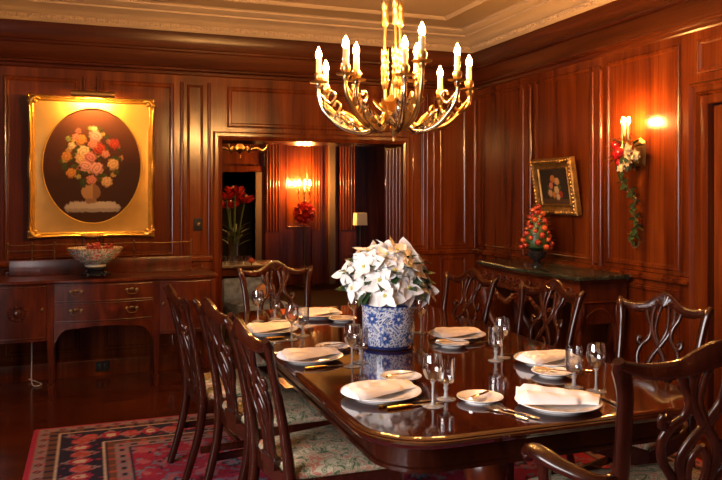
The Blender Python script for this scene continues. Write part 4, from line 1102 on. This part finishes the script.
# local -y faces the wall side ... (rotated -90: local +y -> world +x, the wall)
MB().loft([[(x * 1.0, .128, z) for x, z in ((-.05, -.10), (.05, -.10), (.06, 0), (.05, .07), (0, .10), (-.05, .07), (-.06, 0))], [(x * .8, .108, z * .8) for x, z in ((-.05, -.10), (.05, -.10), (.06, 0), (.05, .07), (0, .10), (-.05, .07), (-.06, 0))]]).tube(spline([(0, .11, -.02), (0, .05, -.05), (0, 0, -.02), (0, 0, .02)], 5), .009, 8).build('backplate', M['gilt'], scn, angle=40)
candle_cluster(scn, .075, 3, 'flame2', .026)
wreath(scn, (0, 0, -.01), .10, 4, [(-.03, -.05, .045, .034, 'redball'), (.01, -.06, -.005, .034, 'redball'), (-.055, -.03, -.02, .034, 'redball'), (-.02, -.03, -.075, .028, 'redball'), (.06, -.045, .01, .045, 'yelfl'), (.05, -.045, -.065, .045, 'yelfl'), (-.0, -.05, -.11, .035, 'yelfl'), (.10, -.01, -.03, .04, 'yelfl')])
vm = MB()
vp = spline([(0, -.01, -.10), (-.03, .0, -.20), (.0, .03, -.26), (.05, .04, -.32), (.03, .05, -.42), (.05, .06, -.50), (.02, .07, -.56), (-.03, .08, -.60), (-.02, .08, -.66), (.03, .08, -.655), (.05, .08, -.62)], 8)
vm.tube(vp, .006, 6)
vm.tube([q + V3((.022 * math.cos(i * .5), -.01, .0)) for i, q in enumerate(vp[:64])], .004, 6)
vm.build('vine_stem', M['vine'], scn)
for k in range(2, len(vp) - 22, 1):
    v, f = petal(.05, .016, -.3); o = MB().add(v, f).build('vine_leaf', M['leaf2' if k % 4 else 'vine'], scn, angle=80)
    o.matrix_local = Matrix.Translation(vp[k]) @ Matrix.Rotation(k * 2.4, 4, 'Y') @ Matrix.Rotation(R(20 - 60 * (k % 2)), 4, 'Z')

# ------------------------------------------------------------------ rug
RX0, RX1, RY0, RY1 = -.335, 3.25, .9, 5.15
nx, ny = 270, 320
rv = []; rf = []
for i in range(nx + 1):
    for j in range(ny + 1): rv.append((RX0 + (RX1 - RX0) * i / nx, RY0 + (RY1 - RY0) * j / ny, .006 if 0 < i < nx and 0 < j < ny else .0))
for i in range(nx):
    for j in range(ny): a = i * (ny + 1) + j; rf.append((a, a + ny + 1, a + ny + 2, a + 1))
RED, PINK, NAVY, CREAM, GREY, BROWN, RUST = (.27, .022, .045), (.33, .085, .10), (.022, .018, .035), (.42, .32, .24), (.20, .13, .13), (.11, .05, .035), (.30, .055, .035)
def rugcol(x, y, z):
    dx = min(x - RX0, RX1 - x); dy = min(y - RY0, RY1 - y); d = min(dx, dy)
    s = y if dx < dy else x           # coordinate along the border
    n1 = noise.noise(V3((x * 9, y * 9, 0))); n2 = noise.noise(V3((x * 26, y * 26, 4)))
    if d < .03: c = RED
    elif d < .035: c = NAVY
    elif d < .105:
        q = (s / .11) % 1; dd = d - .07
        c = GREY if n2 > -.25 else PINK
        if abs(q - .5) * .11 + abs(dd) < .026: c = NAVY if abs(q - .5) * .11 + abs(dd) > .013 else RUST
    elif d < .155: c = NAVY if int(s / .03) % 3 == 0 else BROWN
    elif d < .17: c = CREAM
    elif d < .40:
        # zigzag leaf and flower border on navy
        q = (s / .24) % 1; dd = (d - .285) / .115
        c = NAVY
        z_ = abs(q - .5) * 2
        if abs(dd - (z_ * 1.6 - .8)) < .16: c = GREY
        if (abs(q - .5) * 2.4) ** 2 + dd * dd < .28: c = RED
        if (abs(q - .5) * 2.4) ** 2 + dd * dd < .09: c = CREAM
        if (abs(((q + .5) % 1) - .5) * 2.8) ** 2 + (dd * 1.2) ** 2 < .34: c = RUST if n2 > 0 else PINK
        if n2 > .42: c = RED
    elif d < .415: c = CREAM
    elif d < .425: c = NAVY
    elif d < .475: c = BROWN if int(s / .025) % 4 else RUST
    elif d < .55:
        q = (s / .10) % 1; c = GREY if n2 < .25 else PINK
        if abs(q - .5) < .2 and abs(d - .512) < .018: c = NAVY
    elif d < .56: c = NAVY
    else:
        c = RED if n1 < .25 else PINK
        u = (x / .30) % 1 - .5; v = ((y / .36) + .5 * (int(x / .30) % 2)) % 1 - .5
        r_ = math.hypot(u, v); th = math.atan2(v, u)
        if r_ < .17 + .05 * math.cos(6 * th): c = NAVY
        if r_ < .12 + .04 * math.cos(6 * th): c = (.16, .16, .20)
        if r_ < .05: c = PINK
        if abs(r_ - .33 - .05 * math.sin(4 * th)) < .022 and n2 > -.1: c = (.12, .12, .17)
        if n2 > .40: c = (.14, .15, .2)
        if n2 < -.45: c = NAVY
    f = 1.12 + .3 * noise.noise(V3((x * 60, y * 60, 2)))
    return tuple(q * f for q in c)
rug = MB().add(rv, rf).build('rug', M['rug'], cols=[rugcol(*q) for q in rv])
tag(rug, 'red oriental rug with dark floral borders under the dining table', 'rug')

# ------------------------------------------------------------------ small wall fittings
sw = thing('light_switch', 'dark brass light switch plate on the panelling left of the opening', 'light switch', (.885, YB - .018, 1.245))
MB().box(-.035, .035, -.006, .006, -.055, .055, .003).build('plate', M['black'], sw)
MB().box(-.008, .008, -.016, -.005, -.014, .014, .002).build('toggle', M['darkbrass'], sw)
ol = thing('wall_outlet', 'black wall outlet low on the baseboard under the sideboard', 'outlet', (.10, YB - .031, .075))
MB().box(-.055, .055, -.006, .006, -.04, .04, .003).build('plate', M['black'], ol)
MB().box(-.03, -.012, -.009, -.005, -.02, .02, .001).box(.012, .03, -.009, -.005, -.02, .02, .001).build('socket', M['urn'], ol)
cd = MB().tube(spline([(-.43, 6.35, .405), (-.43, 6.35, .2), (-.432, 6.35, .06), (-.42, 6.32, .012), (-.38, 6.30, .008), (-.36, 6.36, .008), (-.40, 6.44, .008), (-.46, 6.50, .02)], 6), .005, 6).build('lamp_cord', M['whitecord'])
tag(cd, 'thin pale electric cord hanging below the left end of the sideboard', 'cord')

# ------------------------------------------------------------------ things in the room beyond
tt = thing('side_table', 'dark table with a white runner in the next room holding the amaryllis vase', 'table', (1.55, 8.30, 0))
MB().box(-.45, .45, -.32, .32, .70, .73, .006).build('tabletop', M['mahog'], tt)
MB().box(-.40, .40, -.28, .28, .62, .70).build('apron', M['mahog'], tt)
for sx in (-1, 1):
    for sy in (-1, 1): MB().loft([[(sx * .37 + a, sy * .25 + b_, .64) for a, b_ in ((-.025, -.025), (.025, -.025), (.025, .025), (-.025, .025))], [(sx * .37 + a, sy * .25 + b_, 0) for a, b_ in ((-.014, -.014), (.014, -.014), (.014, .014), (-.014, .014))]]).build('leg', M['mahog'], tt)
tag(MB().loft([[(x, y, z) for x, y in ((-.40, -.20), (.22, -.20), (.22, .2), (-.40, .2))] for z in (0, .004)]).build('table_runner', M['whitecloth'], loc=(1.56, 8.22, .73)), 'pale runner lying on the table in the next room', 'table runner')
vz = .734
va = MB().lathe([(0, 0), (.07, 0), (.075, .01), (.06, .05), (.055, .16), (.065, .28), (.085, .36), (.082, .36), (.062, .28), (.052, .16), (.057, .05), (.06, .015), (0, .012)], 28, cap0=False, cap1=False).build('glass_vase', M['glass2'], loc=(1.50, 8.2, vz))
tag(va, 'tall clear glass vase holding red amaryllis in the next room', 'vase')
am = thing('amaryllis', 'red amaryllis on green stalks in the glass vase of the next room', 'flowers', (1.50, 8.2, vz + .03))
sp_ = [(-.09, -.03, .70), (.0, -.05, .76), (.12, .0, .66), (.03, .06, .72), (-.04, .05, .60)]
for x, y, z in sp_:
    MB().tube(spline([(x * .25, y * .25, 0), (x * .5, y * .5, z * .5), (x, y, z)], 5), .009, 8).build('stalk', M['leaf2'], am)
    m = MB()
    for k in range(4):
        a = k * PI / 2 + x * 9
        for j in range(6):
            v, f = petal(.12, .026, .45)
            m.add(v, f, Matrix.Translation((x, y, z)) @ Matrix.Rotation(a, 4, 'Z') @ Matrix.Rotation(R(62), 4, 'Y') @ Matrix.Rotation(j * PI / 3, 4, 'Z') @ Matrix.Rotation(-R(52), 4, 'Y'))
    m.build('bloom', M['redfl'], am, angle=80)
for k in range(14):
    v, f = petal(.22, .022, -.4); o = MB().add(v, f).build('leaf', M['leaf2'], am, angle=80)
    a = k * 2.4; o.matrix_local = Matrix.Translation((.02 * math.cos(a), .02 * math.sin(a), .14 + .015 * k)) @ Matrix.Rotation(a, 4, 'Z') @ Matrix.Rotation(-R(50), 4, 'Y')
tmb = None
for k, (x, y) in enumerate(((1.36, 8.08), (1.45, 8.06), (1.54, 8.07), (1.63, 8.09))):
    if tmb is None: o = tmb = MB().lathe([(0, 0), (.03, 0), (.034, .01), (.036, .10), (.034, .10), (.031, .014), (0, .012)], 18, cap0=False, cap1=False).build('crystal_tumbler', M['glass2'])
    else: o = tmb.copy(); COL.objects.link(o)
    o.location = (x, y, vz)
    tag(o, ('leftmost', 'second from left', 'third from left', 'rightmost')[k] + ' crystal tumbler in front of the amaryllis vase', 'tumbler', 'crystal tumblers on the far table')
ro = thing('rose', 'single coral rose at the right end of the runner in the next room', 'flower', (1.66, 8.02, vz))
MB().tube([(0, 0, 0), (0, 0, .03)], .008, 6).build('stalk', M['leaf2'], ro)
m = MB()
for k in range(16):
    v, f = petal(.06, .03, .5); m.add(v, f, Matrix.Translation((0, 0, .02)) @ Matrix.Rotation(k * 2.4, 4, 'Z') @ Matrix.Rotation(-R(12 + k * 4.5), 4, 'Y'))
m.build('petals', M['pinkfl'], ro, angle=80)
ot = thing('armless_chair', 'low blue-grey upholstered chair in front of the table in the next room', 'chair', (1.62, 7.62, 0), R(15))
MB().box(-.27, .27, -.26, .26, .20, .40, .05).build('seat', M['blue'], ot)
MB().box(-.27, .27, .20, .30, .36, .62, .045, ).build('backrest', M['blue'], ot)
for sx in (-1, 1):
    for sy in (-1, 1): MB().tube([(sx * .22, sy * .21, .21), (sx * .23, sy * .22, 0)], [.022, .014], 8).build('leg', M['mahog'], ot)
tag(MB().ball((0, 0, 0), .11, (1, .55, .9), 16).build('cushion', M['pinkcush'], loc=(1.72, 7.60, .498), rot=(.3, 0, .2)), 'round shell pink cushion on the blue-grey chair in the next room', 'cushion')
tc_ = thing('torchere', 'tall stand of lit candles with red flower ball in the next room', 'candle stand', (3.30, 11.72, 0))
MB().lathe([(0, 0), (.16, 0), (.16, .02), (.05, .05), (.018, .09), (.014, .5), (.012, 1.1), (.016, 1.3), (.012, 1.5), (.03, 1.52), (0, 1.53)], 18).build('pole', M['darkbrass'], tc_)
for k, x in enumerate((-.10, .0, .085)):
    arm = MB().tube(spline([(0, 0, 1.40), (x * .7, -.02, 1.40), (x * 1.1, -.03, 1.45), (x, -.03, 1.52)], 5), .008, 8).build('candle_arm', M['gilt'], tc_)
    MB().lathe([(.006, 1.515), (.03, 1.52), (.03, 1.527), (.013, 1.53), (.016, 1.55), (0, 1.55)], 14, (x, -.03, 0)).build('drip_pan', M['gilt'], arm)
    MB().lathe([(.013, 1.54), (.013, 1.655), (0, 1.66)], 12, (x, -.03, 0)).build('candle_sleeve', M['candle'], arm)
    MB().lathe([(0, 1.66), (.012, 1.672), (.016, 1.69), (.012, 1.712), (.004, 1.735), (0, 1.745)], 12, (x, -.03, 0), cap0=False, cap1=False).build('flame_bulb', M['flame2'], arm)
rr = random.Random(8); m = None
for k in range(30):
    z = 1 - 2 * (k + .5) / 30; a = k * 2.4; r_ = math.sqrt(1 - z * z)
    d = V3((r_ * math.cos(a), r_ * math.sin(a), z))
    if m is None:
        q = MB()
        for j in range(7):
            v, f = petal(.11, .022, .1); q.add(v, f, Matrix.Rotation(j * 2 * PI / 7, 4, 'Z') @ Matrix.Rotation(-R(48), 4, 'Y'))
        o = m = q.build('bloom', M['redfl'], tc_, angle=80)
    else: o = m.copy(); COL.objects.link(o); o.parent = tc_
    o.matrix_local = Matrix.Translation((d.x * .10, d.y * .09, 1.20 + d.z * .10)) @ d.to_track_quat('Z', 'Y').to_matrix().to_4x4()
fl = thing('floor_lamp', 'slim floor lamp with small cream shade in the next room', 'floor lamp', (4.05, 11.1, 0))
MB().lathe([(0, 0), (.12, 0), (.12, .015), (.02, .03), (.008, .06), (.008, 1.08), (0, 1.09)], 16).build('pole', M['darkbrass'], fl)
MB().loft([[(sx * .09, sy * .09, 1.02) for sx, sy in ((-1, -1), (1, -1), (1, 1), (-1, 1))], [(sx * .085, sy * .085, 1.215) for sx, sy in ((-1, -1), (1, -1), (1, 1), (-1, 1))]]).build('lamp_shade', M['shade'], fl)
c2 = thing('far_chandelier', 'second gilded chandelier of the next room, its lower arms showing under the lintel', 'chandelier', (1.72, 9.0, 1.95))
MB().lathe([(0, 0), (.012, .01), (.02, .03), (.008, .05), (.03, .08), (.07, .11), (.05, .15), (.02, .18), (.015, .9), (.0, .95)], 16).build('stem', M['gilt'], c2)
for k in range(8):
    a = k * PI / 4 + .2; d = V3((math.cos(a), math.sin(a), 0))
    arm = MB().tube(spline([d * .03 + V3((0, 0, .14)), d * .12 + V3((0, 0, .10)), d * .22 + V3((0, 0, .12)), d * .30 + V3((0, 0, .09)), d * .36 + V3((0, 0, .14)), d * .36 + V3((0, 0, .20))], 6), [.016, .014, .012, .012, .010, .010], 8).build('candle_arm', M['gilt'], c2)
    p = d * .36
    MB().lathe([(.01, .20), (.035, .205), (.012, .21), (.012, .33), (0, .335)], 12, (p.x, p.y, 0)).build('candle_sleeve', M['candle'], arm)
    MB().lathe([(0, .335), (.012, .35), (.016, .365), (.01, .39), (0, .41)], 10, (p.x, p.y, 0), cap0=False, cap1=False).build('flame_bulb', M['flame3'], arm)

# ------------------------------------------------------------------ camera, daylight, world
cam = bpy.data.cameras.new('camera'); co = bpy.data.objects.new('camera', cam); COL.objects.link(co)
yaw = math.atan2(271, 740)
co.location = (0, 0, 1.5); co.rotation_euler = (PI / 2, 0, -yaw)
cam.sensor_width = 36; cam.lens = 740 / 722 * 36; cam.shift_y = -45 / 722; cam.clip_start = .05
SC.camera = co
# daylight outside the window behind the photographer
al = bpy.data.lights.new('daylight', 'AREA'); al.shape = 'RECTANGLE'; al.size = 1.8; al.size_y = 3.2; al.energy = 440; al.color = (1.0, .93, .92)
ao = bpy.data.objects.new('daylight', al); COL.objects.link(ao); ao.location = (XL - .4, .9, 1.75); ao.rotation_euler = (0, -PI / 2, 0)
W = bpy.data.worlds.new('world'); SC.world = W; W.use_nodes = True
W.node_tree.nodes['Background'].inputs['Color'].default_value = (.55, .65, .8, 1); W.node_tree.nodes['Background'].inputs['Strength'].default_value = .3
SC.view_settings.view_transform = 'Standard'; SC.view_settings.look = 'None'; SC.view_settings.gamma = 1; SC.view_settings.use_curve_mapping = False
SC.view_settings.exposure = .05
SC.cycles.use_denoising = True
SC.cycles.max_bounces = 12; SC.cycles.transmission_bounces = 12; SC.cycles.transparent_max_bounces = 16
SC.cycles.caustics_reflective = False; SC.cycles.caustics_refractive = False
SC.cycles.sample_clamp_indirect = 6
